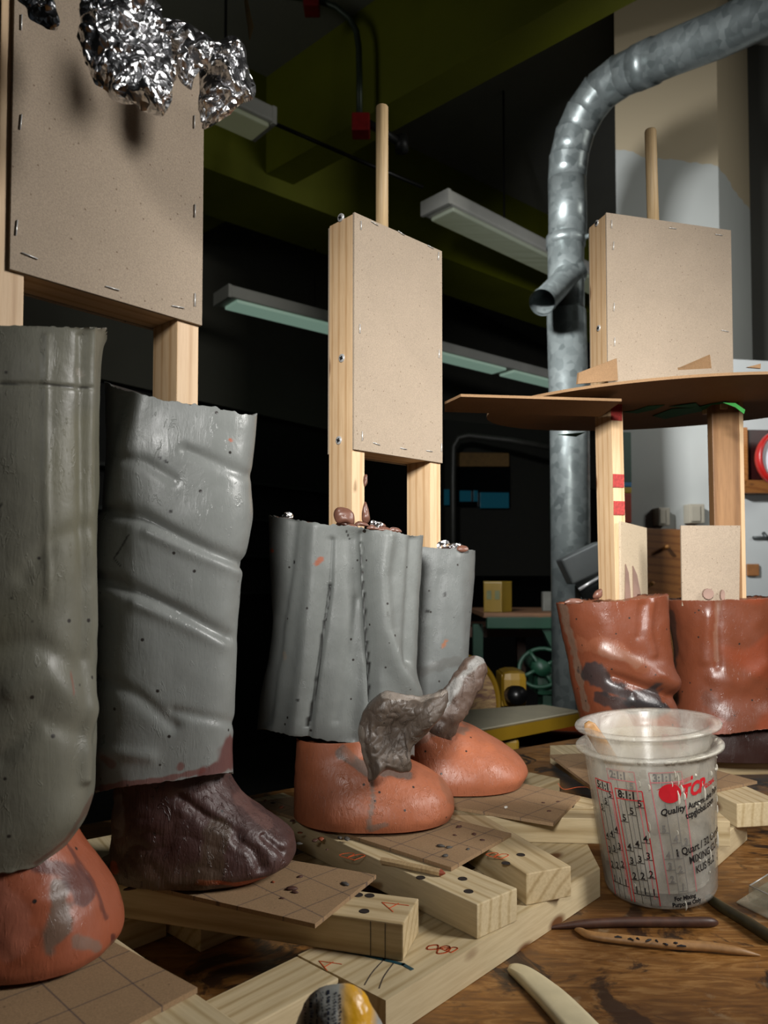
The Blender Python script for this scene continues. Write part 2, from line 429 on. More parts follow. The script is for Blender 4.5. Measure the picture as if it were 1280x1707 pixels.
# ceiling seams between panels
mb = MB()
for k in range(3):
    a = Z(300, 250-k*9, CEIL-.01)+e2*(-k*.9); mb.box(a-e2*5+Vector((0, 0, 0)), e2*10, e1*.012, UP*.012)
struct(mb.go('trim_1', plain('seam', '#55564e')))
# long green beam
zb = 2.42
L0 = Z(548, 230, zb); L1 = Z(900, 28, zb); d1 = (L1-L0).normalized(); M0 = Z(420, 345, zb)
wv = (M0-L0)-d1*(M0-L0).dot(d1)
mb = MB(); mb.box(L0-d1*5, d1*12, wv, UP*(CEIL-zb)); o = struct(mb.go('ceiling_beam', green_m))
# cross beam meeting it further back
q0 = Z(345, 295, 2.3); q1 = Z(425, 310, 2.3)
mb = MB(); qd = Vector((.77, .64, 0)); qn = Vector((-.64, .77, 0))
mb.box(Z(428, 312, 2.33), qd*5.4, qn*.45, UP*(CEIL-2.33)); mb.box(Z(428, 312, 2.33)-qd*.9, qn*.45, qd*.9, UP*(CEIL-2.33))
struct(mb.go('ceiling_crossbeam', green_m))
# back wall: pale upper band, dark glazed lower part
wd = Vector((.62, .78, 0)).normalized(); wn = Vector((-.78, .62, 0)).normalized(); w0 = D(430, 690, 5.2)
mb = MB(); mb.box(Vector((w0.x, w0.y, w0.z))-wd*5, wd*12, wn*.12, UP*(CEIL-w0.z)); struct(mb.go('wall_back', plain('grey_wall', '#5b5a50', .9, 0, .12, 2)))
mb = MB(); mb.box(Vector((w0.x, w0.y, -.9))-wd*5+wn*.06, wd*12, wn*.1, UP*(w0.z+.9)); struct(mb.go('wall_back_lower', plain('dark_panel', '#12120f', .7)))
mb = MB()
for k in range(4): mb.box(Vector((w0.x, w0.y, .15+k*.25))-wd*5-wn*.05, wd*5.8, wn*.1, UP*.02)
struct(mb.go('trim_2', plain('shelf_edge', '#1d211c')))
# side walls far outside the frame keep stray light out
mb = MB(); mb.box((-5, -3, -.9), (.1, 0, 0), (0, 16, 0), (0, 0, 3.85)); struct(mb.go('wall_left', dark_m))
# window with a blind and blue daylight behind, in a rounded dark frame
wr = root('window_1', '', '', D(805, 790, 6.0)); del wr['label']; del wr['category']; struct(wr)
wpd = Vector((.9, .43, 0)).normalized(); wpn = Vector((.43, -.9, 0)).normalized()
def wbox(name, x0, y0, x1, y1, mat, off, th=.02, p=None):
    P0 = D(805, 790, 6.0)+wpn*off
    a = onplane(x0, y1, P0, wpn); b = onplane(x1, y1, P0, wpn); c = onplane(x0, y0, P0, wpn)
    m_ = MB(); m_.box(a, b-a, wpn*th, Vector((0, 0, c.z-a.z))); return m_.go(name, mat, p or wr)
blue = NT('dusk_glass'); blue.col(lin('#0c2a35')); blue.set(.2); blue.b.inputs['Emission Color'].default_value = lin('#2f8aa3'); blue.b.inputs['Emission Strength'].default_value = .07
wf = wbox('window_frame', 740, 700, 925, 960, plain('window_frame_dark', '#15150f', .6), 0)
wbox('pane', 762, 775, 848, 845, plain('dark_glass', '#07090a', .2), .03)
wbox('blind', 759, 755, 846, 778, plain('blind_fabric', '#5f4722', .8), .06)
for a in ((740, 816, 748, 842), (766, 818, 784, 836), (789, 818, 795, 836), (800, 821, 847, 847)): wbox('lit_pane', *a, blue.m, .06, .01)
mb = MB(); P = [D(x, y, 5.6) for x, y in ((756, 1180), (755, 800), (756, 745), (764, 730), (780, 726), (850, 734), (930, 748))]; mb.tube(P, .022, 12)
tag(mb.go('pipe_rail', plain('dull_pipe', '#33332e', .5, .3), smooth=True), 'dark bent pipe rail standing in front of the far window', 'pipe')

# fluorescent fittings -------------------------------------------------
lamp_w = plain('lamp_housing', '#c9c9c0', .6, 0, .1, 4)
def diff(name, hx, e):
    s = NT(name); s.col(lin('#b9c2b4')); s.set(.5); s.b.inputs['Emission Color'].default_value = lin(hx)
    f = s.noise(s.coord((1, 14, 14)), 1.5, 2); s.b.inputs['Emission Strength'].default_value = e; s.nor(s.bump(f, .3, .01)); return s.m
def fitting(label, a, b, z, w, h, hx, e, gaps=()):
    A, B = Z(*a, z), Z(*b, z); u = (B-A); n = Vector((-u.y, u.x, 0)).normalized()*w
    r = root('ceiling_light', label, 'light', A, 'fluorescent fittings under the ceiling')
    m_ = MB(); m_.box(A, u, n, UP*h, .012); m_.box(A-u.normalized()*.012+Vector((0,0,-.004)), u.normalized()*.02, n, UP*(h+.004)); m_.go('housing', lamp_w, r)
    m_ = MB(); cuts = [0]+list(gaps)+[1]
    for i in range(len(cuts)-1):
        p0 = A+u*(cuts[i]+.012)+n*.1-UP*.018; m_.box(p0, u*(cuts[i+1]-cuts[i]-.02), n*.8, UP*.02, .008)
    m_.go('diffuser', diff('diffuser_'+hx[1:], hx, e), r)
    m_ = MB()
    for t in (.15, .85):
        m_ = MB(); m_.tube([A+u*t+n*.5+UP*h, Vector(((A+u*t+n*.5).x, (A+u*t+n*.5).y, CEIL))], .006, 8); m_.go('hanger', M['black'], r)
fitting('fluorescent ceiling light whose end peeps out beside the crumpled foil', (421, 234), (-120, -7), 2.15, .17, .07, '#a7a97c', .10)
fitting('long fluorescent ceiling light between the middle dowel and the metal duct', (750, 338), (1250, 588), 2.1, .19, .07, '#94996a', .10, (.47,))
fitting('greenish fluorescent ceiling light seen left of the middle stapled board', (384, 494), (1080, 672), 1.85, .19, .07, '#a8cdb8', .30, (.255, .56, .8))

# conduit with red boxes on the green beam
cr = root('conduit', 'dark bent conduit dropping down the green beam to a red junction box', 'conduit', D(600, 195, 3.3))
mb = MB(); mb.tube([D(x, y, 3.3) for x, y in ((470, -8), (530, 0), (560, 12), (582, 30), (594, 52), (598, 80), (599, 130), (599, 195))], .014, 14); mb.go('pipe', plain('conduit_paint', '#3f4a3c', .45, .3), cr, smooth=True)
mb = MB(); mb.box(D(586, 216, 3.25), (.08, .0, 0), (0, .08, 0), (0, 0, .08), .006); mb.go('junction_box', plain('red_box', '#8e1512', .5), cr)
mb = MB(); mb.box(D(505, 8, 3.25), (.07, .0, 0), (0, .08, 0), (0, 0, .06), .006); mb.go('junction_box', plain('red_box2', '#8e1512', .5), cr)
mb = MB(); mb.tube([D(612, 205, 3.3), D(640, 220, 3.35), D(668, 240, 3.4)], .018, 12); mb.tube([D(668, 228, 3.4), D(670, 252, 3.4)], .032, 12); mb.go('elbow', plain('conduit_dark', '#1c1d1b', .5), cr, smooth=True)
mb = MB(); mb.tube([D(455, 205, 3.3), D(600, 268, 3.4), D(705, 312, 3.5)], .009, 8)
tag(mb.go('ceiling_cable', M['black'], smooth=True), 'thin dark cable strung between the two nearer ceiling lights', 'cable')
mb = MB(); mb.tube([D(407, -30, 1.2), D(410, 0, 1.2), D(414, 25, 1.2), D(418, 45, 1.2), D(416, 66, 1.2)], [.003, .003, .004, .005, .001], 8, flat=((1, 0, 0), .2))
tag(mb.go('hanging_strip', plain('dry_strip', '#a08a5c', .7)), 'curled tan strip hanging from above near the foil', 'strip')

# pillar ---------------------------------------------------------------
s = NT('two_tone_plaster'); tc = s.n('ShaderNodeTexCoord'); sx = s.n('ShaderNodeSeparateXYZ'); s.l(tc.outputs['Object'], sx.inputs[0])
nz_ = s.noise(s.coord(), 3.0, 4); ad = s.n('ShaderNodeMath', operation='MULTIPLY_ADD'); s.l(nz_, ad.inputs[0]); ad.inputs[1].default_value = .22; s.l(sx.outputs['Z'], ad.inputs[2])
pillar_split = s.n('ShaderNodeMath', operation='GREATER_THAN'); s.l(ad.outputs[0], pillar_split.inputs[0])
PA = D(1033, 900, 3.15); pxd = Vector((.985, .17, 0)).normalized(); pnd = Vector((-.17, .985, 0))
PC = onplane(1207, 900, PA, pnd)
zsplit = CZ+(960-262)/F*3.2
pc = Vector(((PA.x+PC.x)/2, PA.y+.3, (-.9+CEIL)/2)); pillar_split.inputs[1].default_value = zsplit-pc.z+.13
cA = s.mix(.5, lin('#a3a7a3'), s.ramp(s.noise(s.coord(), 5, 3), [(.3, G(.9)), (.7, G(1))]), 'MULTIPLY')
s.col(s.mix(pillar_split.outputs[0], cA, lin('#a4977d'))); s.set(.7)
plaster = s.m
def placed(mb_, name, mat, c, parent=None, **k):
    M4 = Matrix.Translation(c); return mk(name, [v-c for v in mb_.v], mb_.f, mat, parent, mat4=M4, smooth=False, **k)
pwid = (PC-PA).length
sd = Vector((.62, .78, 0))
mb = MB(); base = Vector((PA.x, PA.y, -.9)); mb.prism([base, base+pxd*pwid, base+pxd*pwid+sd*.62, base+Vector((PA.x/PA.y+.03, 1, 0))*.6], UP*(CEIL+.9))
struct(placed(mb, 'wall_pillar', plaster, pc))
# wall continuing to the right of the pillar
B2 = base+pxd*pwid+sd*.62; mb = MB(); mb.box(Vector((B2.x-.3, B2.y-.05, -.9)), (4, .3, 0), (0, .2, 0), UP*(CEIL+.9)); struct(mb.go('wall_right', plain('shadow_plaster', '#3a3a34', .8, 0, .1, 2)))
# pale lower board on the pillar front right (noticeboard wall)
def onpil(x, y, off=0): return onplane(x, y, PA-pnd*off, pnd)
def pilbox(x0, y0, x1, y1, off, th):
    a = onpil(x0, y1, off); b = onpil(x1, y1, off); c = onpil(x0, y0, off); m_ = MB(); m_.box(a, b-a, pnd*th, Vector((0, 0, c.z-a.z)), min(.004, th/3)); return m_
low = MB(); a = onpil(1200, 1300, .02); low.box(Vector((a.x, a.y, -.9)), pxd*1.6, pnd*.02, UP*(onpil(1200, 600).z+.9)); struct(low.go('wall_panel', plain('pale_wall', '#a9adab', .7, 0, .06, 3)))
ply = m_wood('wall_plywood', '#8a5a2b', '#7c4c22', '#5f3716', (.3, .3), .35)
tag(pilbox(1072, 880, 1178, 1100, .03, .03).go('plywood_panel', ply), 'brown plywood panel fixed low on the pillar behind the red boots', 'panel')
pg = plain('peg_wood', '#a8743a')
for (x, y) in ((1112, 912), (1088, 972)):
    a = onpil(x, y, .03); mb = MB(); mb.tube([a, a-pnd*.05-pxd*.03], .008, 10)
    tag(mb.go('coat_peg', pg, smooth=True), 'short wooden peg on the plywood, %s' % ('upper one' if y < 940 else 'lower one near the boot rim'), 'peg', 'pegs on the plywood panel')
swm = plain('switch_plastic', '#8f8a7b', .5, 0, .05)
for i, (x0, y0, x1, y1) in enumerate(((1098, 846, 1117, 876), (1150, 840, 1175, 872))):
    r = root('light_switch', ('smaller plain grey switch box on the pillar, left of its neighbour', 'larger grey switch box with a ridged side on the pillar')[i], 'switch', onpil((x0+x1)/2, y1, .04), 'switch boxes on the pillar')
    pilbox(x0, y0, x1, y1, .05, .05).go('box', swm, r); pilbox(x0+3, y0+3, x1-7, y1-3, .056, .007).go('cover', swm, r)
# shelf edge with colourful cards left of the pillar
r = root('storage_locker', 'dark green locker beside the pillar with blue, yellow and red bands', 'locker', onpil(1040, 900, .3))
for nm, y0, y1, hx in (('cabinet_body', 720, 805, '#1f4a3a'), ('blue_band', 803, 812, '#2c7fb4'), ('yellow_band', 812, 822, '#c2a41f'), ('red_band', 822, 872, '#a8330f')):
    pilbox(1028, y0, 1053, y1, .08, .06).go(nm, plain('band_'+hx[1:], hx, .5, 0, .1), r)
# cabinet with round red rimmed dial
r = root('wall_clock', 'round white dial with a thick red rim at the right edge', 'clock', onpil(1290, 760, .12))
c = onpil(1302, 765, .16); R4 = Matrix.Translation(c) @ Matrix((pxd, UP, -pnd)).transposed().to_4x4()
mb = MB(); mb.lathe([(0, -.02), (.11, -.02), (.12, 0), (.12, .025), (.108, .03), (.1, .012)], R4, 64); mb.go('rim', plain('red_rim', '#9c1712', .35), r, smooth=True)
mb = MB(); mb.lathe([(0, .012), (.104, .012)], R4, 64); mb.go('dial', plain('dial_white', '#d5d5dc', .4, 0, .03), r)
r = root('wall_cabinet', 'brown wooden wall cabinet behind the red rimmed dial', 'cabinet', onpil(1245, 815, .1))
pilbox(1233, 712, 1248, 815, .08, .06).go('side', m_wood('cab', '#a8713a', '#9a6430', '#7c4b20'), r); pilbox(1248, 716, 1330, 800, .06, .04).go('door', plain('dark_red', '#2a0d0c', .4), r); pilbox(1240, 800, 1330, 822, .08, .06).go('bottom_rail', ply, r)
tag(pilbox(1246, 940, 1266, 960, .035, .01).go('wall_tag', plain('tan_tag', '#8a5c34')), 'small tan tag screwed to the pale wall at right', 'tag')
a = onpil(1255, 896, .03); mb = MB(); mb.tube([a, a+pxd*.09], .006, 8); mb.tube([a+pxd*.05-pnd*.02, a+pxd*.05+UP*.02], .008, 8)
tag(mb.go('wall_hook', plain('hook_grey', '#4d5150', .5, .5), smooth=True), 'dark metal hook on the pale wall at the right edge', 'hook')

# duct -------------------------------------------------------------------
r = root('exhaust_duct', 'galvanised steel extraction duct bending over to the right', 'duct', Vector((D(946, 900, 2.6).x, 2.6, -.9)))
x0 = D(947, 900, 2.6).x; rd = .066
def dz(y): return D(947, y, 2.6).z
mb = MB(); zc = dz(402)
prof = [Vector((x0+.008, 2.6, -.86)), Vector((x0+.008, 2.6, dz(720))), Vector((x0, 2.6, dz(520)))]
mb.tube(prof, [rd*1.02]*3, 48); mb.tube([Vector((x0, 2.6, dz(525))), Vector((x0, 2.6, zc+.01))], rd*.95, 48)
mb.go('straight_duct', M['duct'], r, smooth=True)
mb = MB(); mb.tube([Vector((x0, 2.6, zc-.02)), Vector((x0, 2.6, zc+.016))], rd*1.03, 48); mb.tube([Vector((x0+.055, 2.54, zc-.012)), Vector((x0+.08, 2.52, zc-.012))], .008, 8); mb.go('clamp_band', M['duct'], r, smooth=True)
path = [(946, 400, 2.6), (946, 345, 2.6), (945, 300, 2.6), (948, 262, 2.59), (958, 222, 2.58), (975, 186, 2.55), (1000, 152, 2.5), (1034, 127, 2.44), (1075, 108, 2.36), (1120, 88, 2.28), (1200, 56, 2.14), (1300, 8, 1.98), (1450, -70, 1.75)]
P = [D(*p) for p in path]; mb = MB()
mb.tube(P[:3], rd, 48)
rows = P[2:9]
for i in range(len(rows)-1):   # gores: each segment flares into a lapped seam
    a, b = rows[i], rows[i+1]; t = (b-a); mb.tube([a-t*.04, a+t*.5, b, b+t*.05], [rd*1.0, rd*1.005, rd*1.03, rd*1.035], 48)
mb.tube(P[8:], rd*.99, 48); mb.tube([P[8]-(P[9]-P[8])*.3, P[8]+(P[9]-P[8])*.35], rd*1.05, 48)
mb.go('elbow', M['duct'], r, smooth=True)
mb = MB(); a = D(952, 455, 2.6); b = D(905, 503, 2.42); t = (b-a)
ra = .042
mb.tube([a, a+t*.3, b], [ra*1.35, ra, ra], 40, cap=False)
mb.tube([b-t*.02, b+t*.03], ra*1.06, 40, cap=False); mb.tube([b, a+t*.1], [ra*.95, ra*.95], 40, cap=False)
mb.go('branch_pipe', M['duct'], r, smooth=True)

# machines behind the bench ------------------------------------------------
yel = plain('machine_yellow', '#96751c', .45, 0, .15, 6); dust = m_board('dusty_steel', '#beb79f', fleck=False)
r = root('disc_sander', 'yellow disc sander with a dusty table behind the middle figure', 'sander', Vector((.35, 1.75, -.9)))
zt = D(840, 1200, 1.6).z
TL = [Z(640, 1245, zt), Z(815, 1214, zt), Z(966, 1186, zt), Z(905, 1176, zt), Z(700, 1190, zt)]
mb = MB(); mb.prism([p-UP*.004 for p in TL], UP*.006); mb.go('table_top', dust, r)
mb = MB()
for a, b in zip(TL, TL[1:]+TL[:1]): mb.box(a-UP*.03, b-a, Vector((-(b-a).y, (b-a).x, 0)).normalized()*.006, UP*.029)
mb.go('table_edge', yel, r)
dc = D(755, 1180, 1.95); dn = Vector((.45, -.89, 0)).normalized(); dx = Vector((.89, .45, 0)).normalized()
R4 = Matrix.Translation(dc) @ Matrix((dx, UP, dn)).transposed().to_4x4()
mb = MB(); mb.lathe([(0, .01), (.128, .01), (.132, 0), (.132, -.012), (0, -.012)], R4, 72); s = NT('sanding_disc'); s.col(s.ramp(s.noise(s.coord((3, 3, 12)), 5, 4, .6, 2), [(.35, lin('#7d5b58')), (.5, lin('#b8956a')), (.65, lin('#cfb083'))])); s.set(.85); mb.go('sanding_disc', s.m, r)
mb = MB(); mb.lathe([(0, -.013), (.142, -.013), (.142, .014), (.136, .014), (.136, -.008)], R4, 72); mb.go('guard', yel, r, smooth=True)
mb = MB(); mb.box(D(838, 1182, 1.99), (.067, 0, 0), (0, .12, 0), (0, 0, .098), .022); mb.box(D(836, 1178, 2.01), (.02, 0, 0), (0, .1, 0), (0, 0, .085), .004); mb.go('motor_housing', yel, r)
mb = MB(); mb.tube([D(853, 1157, 1.93), D(856, 1158, 1.88)], .02, 24); mb.tube([D(856, 1158, 1.885), D(864, 1159, 1.84)], .023, 24); mb.go('knob', M['black'], r, smooth=True)
mb = MB(); c = (TL[1]+TL[4])/2; mb.box(Vector((c.x-.02, c.y, -.9)), (.16, 0, 0), (0, .12, 0), UP*(zt+.86), .006); mb.go('stand', yel, r)
mb = MB(); mb.box(Vector((c.x+.14, c.y+.02, -.9)), (.09, 0, 0), (0, .1, 0), UP*(zt+.82), .006); mb.go('stand_panel', plain('brown_steel', '#2a1410', .5), r)
# orange bucket behind the sander table
c = D(938, 1262, 2.15); r = root('bucket', 'orange round bucket low behind the sander table', 'bucket', Vector((c.x, c.y, -.9)))
mb = MB(); mb.lathe([(.1, -.9), (.14, c.z+.09), (.147, c.z+.09), (.147, c.z+.1), (.135, c.z+.1), (.1, c.z-.1), (0, c.z-.1)], Matrix.Translation((c.x, c.y, 0)), 56); mb.go('shell', plain('orange_plastic', '#74300f', .4, 0, .2, 4), r, smooth=True)
# green workbench with a vice
gm = plain('bench_green', '#103524', .5, 0, .25, 5); bw = m_wood('bench_top_wood', '#6b4a30', '#5f442b', '#3f2c1a')
r = root('workbench', 'green steel workbench with a wooden top far behind', 'workbench', Vector((.55, 3.3, -.9)))
a = D(800, 1030, 3.3); mb = MB(); mb.box(a+Vector((.02, .02, .0)), (.62, 0, 0), (0, .6, 0), UP*.02); mb.go('top', bw, r)
mb = MB(); mb.box(D(812, 1048, 3.3), (.55, 0, 0), (0, .05, 0), UP*.05, .004); mb.go('front_rail', gm, r)
mb = MB(); mb.prism([D(x, y, 3.32) for x, y in ((903, 1047), (917, 1047), (935, 1085), (932, 1130), (921, 1130), (924, 1090))], (0, .05, 0)); mb.box(D(915, 1560, 3.35), (.05, 0, 0), (0, .05, 0), UP*1.1); mb.go('leg', gm, r)
mb = MB(); mb.box(Vector((D(812, 1048, 3.3).x, 3.82, -.9)), (.05, 0, 0), (0, .05, 0), UP*.93); mb.go('leg', gm, r)
a = D(700, 1062, 4.1); mb = MB(); mb.box(a, (.85, 0, 0), (0, .5, 0), UP*.055); mb.box(Vector((a.x+.1, a.y+.1, -.9)), (.05, 0, 0), (0, .05, 0), UP*(a.z+.9)); mb.box(Vector((a.x+.6, a.y+.4, -.9)), (.05, 0, 0), (0, .05, 0), UP*(a.z+.9))
tag(mb.go('low_bench', m_wood('rusty_wood', '#43240f', '#3a200f', '#241308')), 'low reddish wooden bench in the dark below the green workbench', 'bench')
r = root('handwheel', 'green iron handwheel of a machine below the workbench', 'wheel', D(900, 1115, 2.9))
c = D(902, 1113, 2.9); mb = MB(); mb.tube([c+Vector((.085*math.cos(t/24*6.2832), .03*math.sin(t/24*6.2832), .07*math.sin(t/24*6.2832)+.01*math.cos(t/24*6.28))) for t in range(25)], .008, 10, cap=False); mb.go('rim', gm, r, smooth=True)
mb = MB()
for k in range(4): mb.tube([c, c+Vector((.085*math.cos(k*1.57+.5), .03*math.sin(k*1.57+.5), .07*math.sin(k*1.57+.5)))], .008, 8)
mb.tube([c+Vector((0, -.03, 0)), c+Vector((0, .2, 0))], .03, 20); mb.go('spoke', gm, r, smooth=True)
mb = MB(); mb.box(D(895, 1160, 2.95), (.14, 0, 0), (0, .2, 0), UP*.09, .02); mb.box(Vector((D(905, 1160, 3).x, 3.0, -.9)), (.08, 0, 0), (0, .1, 0), UP*(.9+D(905, 1155, 3).z)); mb.go('machine_body', gm, r)
# yellow tin on the workbench
r = root('square_tin', 'yellow square tin standing on the green workbench', 'tin', D(832, 1030, 3.45))
a = D(806, 1029, 3.42); a.z = D(800, 1030, 3.3).z+.0205; u = Vector((.078, -.03, 0)); w = Vector((.055, .05, 0)); hh = UP*.135
mb = MB(); mb.box(a, u, w, hh, .003); mb.go('body', plain('tin_yellow', '#6b550c', .4, 0, .1, 20), r)
mb = MB()
for q in (.3, .75): 
    p = a+u*q+hh*.42-Vector((0, .002, 0)); mb.box(p-u*.13, u*.26, Vector((0, -.001, 0)), hh*.3)
mb.go('printed_patch', plain('tin_print', '#4a4f2c', .5), r)
mb = MB(); mb.box(a+hh, u, w, UP*.004); mb.go('lid', plain('lid_y', '#7a6410', .4), r)
a = D(905, 985, 3.5); a.z = D(800, 1030, 3.3).z+.0205
mb = MB(); mb.box(a, (.045, 0, 0), (0, .04, 0), UP*.09, .003); tag(mb.go('small_box', plain('greyish', '#55564f')), 'small pale box on the green workbench beside the duct', 'box')
# grey motor/clamp unit in front of the duct foot
c = D(985, 955, 2.3); r = root('machine_motor', 'grey ribbed machine motor in front of the duct above the red boot', 'motor', Vector((c.x, c.y, -.9)))
gy = plain('motor_grey', '#5c605f', .4, .6, .15, 12); ax = Vector((.75, -.3, .38)).normalized()
mb = MB(); mb.tube([c-ax*.05, c+ax*.06], .07, 32, flat=((0, 1, 0), 1)); mb.go('motor_drum', gy, r, smooth=True)
mb = MB(); mb.box(D(955, 975, 2.24), ax*.13, Vector((0, .08, 0)), Vector((-.035, 0, .075)), .006); mb.go('cover', gy, r)
mb = MB(); mb.tube([D(965, 983, 2.2), D(1000, 962, 2.2)], .005, 10); mb.go('rod', M['steel'], r, smooth=True)
mb = MB(); mb.box(Vector((c.x-.03, c.y+.01, -.9)), (.07, 0, 0), (0, .07, 0), UP*(c.z+.86)); mb.go('stand', gy, r)
mb = MB(); mb.box(D(922, 868, 3.2), (.03, 0, 0), (0, .06, 0), UP*.1, .004); mb.box(Vector((D(922, 868, 3.2).x+.005, 3.22, -.9)), (.02, 0, 0), (0, .03, 0), UP*(D(922, 868, 3.2).z+.91))
tag(mb.go('green_machine_post', gm), 'thin green machine post peeping out left of the duct', 'post')

# ------------------------------------------------------------------ workbench surface
A_, B_ = Z(120, 1378, 0), Z(870, 1247, 0); dd = (B_-A_); dd.z = 0; u_ = dd.normalized(); n_ = Vector((u_.y, -u_.x, 0))
mb = MB(); o0 = A_-u_*.8; mb.prism([o0, o0+u_*1.9, o0+u_*1.9+n_*1.5, o0+n_*1.5], (0, 0, -.045)); o = mb.go('bench_top_slab', M['table'])
tr = root('sculpture_table', 'worn stained plywood worktable carrying the clay figures', 'table', Vector((0, .6, -.9)))
o.name = 'table_top'; WM[o.name] = WM.pop('bench_top_slab'); o.parent = tr; o.matrix_basis = Matrix.Translation(tr.location).inverted() @ WM[o.name]
for p in (o0+u_*.4+n_*.1, o0+u_*1.75+n_*.1, o0+u_*.4+n_*1.4, o0+u_*1.75+n_*1.4):
    mb = MB(); mb.box(Vector((p.x-.03, p.y-.03, -.9)), (.06, 0, 0), (0, .06, 0), UP*.855); mb.go('leg', M['stud'], tr)
# ================================================================== timber pallets
T = .0238; Z1 = .0240; Z2 = .0480; ZH = .0512; GAP = .0002
def tim(label, Apx, Wpx, Lpx, length, zt, mat='pine', name='timber_batten', width=None, A=None, Ld=None, group='pine battens of the pallets', th=None, ext=0):
    A = Z(*Apx, zt) if A is None else A; L = (Z(*Lpx, zt)-A) if Ld is None else Ld; L.z = 0; u = L.normalized()
    p = Vector((-u.y, u.x, 0))
    if width is None: w = (Z(*Wpx, zt)-A).dot(p)
    else: w = width
    t_ = T-GAP if th is None else th
    o = bar(name, A-u*ext-UP*t_, u*(length+ext), p*w, UP*t_, M[mat], bev=.0009); tag(o, label, 'timber', group); return A, u, p*w
rA = Z(643, 1668, Z1); rB = Z(1006, 1444, Z1); rail_u = (rB-rA).normalized(); rail_p = Vector((-rail_u.y, rail_u.x, 0))
Rm = Matrix((rail_u, rail_p, UP)).transposed().to_4x4(); Rc = rA+rail_u*.17+rail_p*.04-UP*.012; M4_ = Matrix.Translation(Rc) @ Rm; mb = MB()
mb.prism([M4_.inverted() @ q for q in (rA, rA+rail_u*.272, rA+rail_u*.375+rail_p*.079, rA+rail_p*.079)], (0, 0, -T+GAP))
tag(mk('timber_batten', mb.v, mb.f, M['pine2'], None, mat4=M4_, smooth=False), 'long front pine rail lying flat on the table under the batten ends', 'timber', 'pine battens of the pallets')
tim('lower left pine rail end beside the crushed tube, at the bottom edge', None, None, None, .10, Z1, 'pine2', width=.040, A=rA-rail_u*.1015+rail_p*.0385, Ld=rail_u)
# second rail, its end grain facing us under the A batten
r2 = Z(334, 1589, 0); r2.z = Z1
tim('pine rail with ringed end grain tucked under the brown foot sheet', None, None, None, .52, Z1, 'pine', width=.046, A=r2, Ld=rail_u)
r3 = Z(192, 1540, Z1)
tim('pine rail at the left between orange foot and brown foot, its long side in shade', None, None, None, .042, Z1, 'pine', width=.05, A=r3, Ld=rail_u, ext=.07)
# upper battens
tim('pine batten marked with a red A, carrying the brown foot', (672, 1541), (716, 1500), (200, 1475), .31, Z2, 'pine')
tim('pine batten marked with a faint red B, crossing under the middle orange foot', (795, 1508), (856, 1478), (480, 1365), .315, Z2, 'pine2')
tim('pine batten ending behind the B batten, under the middle hardboard sheet', (877, 1457), (925, 1428), (830, 1408+18), .16, Z2, 'pine')
tim('pale pine batten end peeping out behind the brown heel', (150, 1433), None, (127, 1404), .05, Z2, 'pine2', width=-.05)
# leftmost batten under the left orange foot
L0_ = Z(400, 1707, Z2); Ld_ = Z(318, 1650, Z2)-L0_
tim('pine batten poking out from under the left ruled sheet, with a drilled hole', None, None, None, .26, Z2, 'pine2', width=.045, A=L0_+Ld_.normalized()*-.03, Ld=Ld_)
# battens right of the middle figure
tim('pine batten ending just right of the plastic cup', (1217, 1369), (1246, 1352), (930, 1363), .33, Z2, 'pine')
tim('pine batten with arched end rings at the right edge behind its neighbour', (1228, 1340), None, (1150, 1303), .17, Z2, 'pine2', width=-.05)
tim('thick short pine block behind the cup holding a hardboard offcut', (985, 1284), None, (909, 1238), .13, Z2, 'pine2', width=-.05)
tim('pine batten with a red curve behind the rear orange foot', (1008, 1336), None, (880, 1308), .13, Z2, 'pine', width=.03) 
tim('pine rail showing its pale side right of the cup foot', None, None, None, .10, Z1, 'pine2', width=.04, A=Z(1193, 1448, 0)+UP*Z1, Ld=Vector((.66, .75, 0)))
tim('dark shaded pine rail in the back below the right red boot', None, None, None, .42, Z2, 'pine', width=.03, A=Z(1120, 1262, Z2), Ld=Vector((1, .06, 0)))
# ruled sheets
def sheet(label, pts, mat='hard', zt=ZH, th=.003):
    P = [Z(*p, zt) for p in pts]; mb = MB(); mb.prism([p-UP*th for p in P], UP*th)
    return tag(mb.go('hardboard_sheet', M[mat]), label, 'board', 'ruled hardboard sheets under the feet')
sheet('ruled hardboard sheet under the dark brown foot with green scribble', [(525, 1540), (627, 1458), (240, 1392), (132, 1450)])
sheet('ruled hardboard sheet under the middle orange foot', [(752, 1446), (852, 1389), (560, 1318), (415, 1338)])
sheet('ruled hardboard sheet under the rear orange foot with a white crumb', [(922, 1372), (967, 1327), (800, 1290), (640, 1325)])
sheet('gridded hardboard sheet under the left orange foot, at the lower left corner', [(205, 1712), (329, 1646), (190, 1570), (-140, 1560), (-260, 1760), (100, 1790)])
sheet('small hardboard sheet right of the cup on pale battens', [(1185, 1318), (1262, 1302), (1150, 1272), (1060, 1290)])
sheet('hardboard offcut on the thick batten behind the cup', [(985, 1310), (1040, 1290), (990, 1255), (916, 1258)], zt=ZH+.0)
bl = M['cardlight']
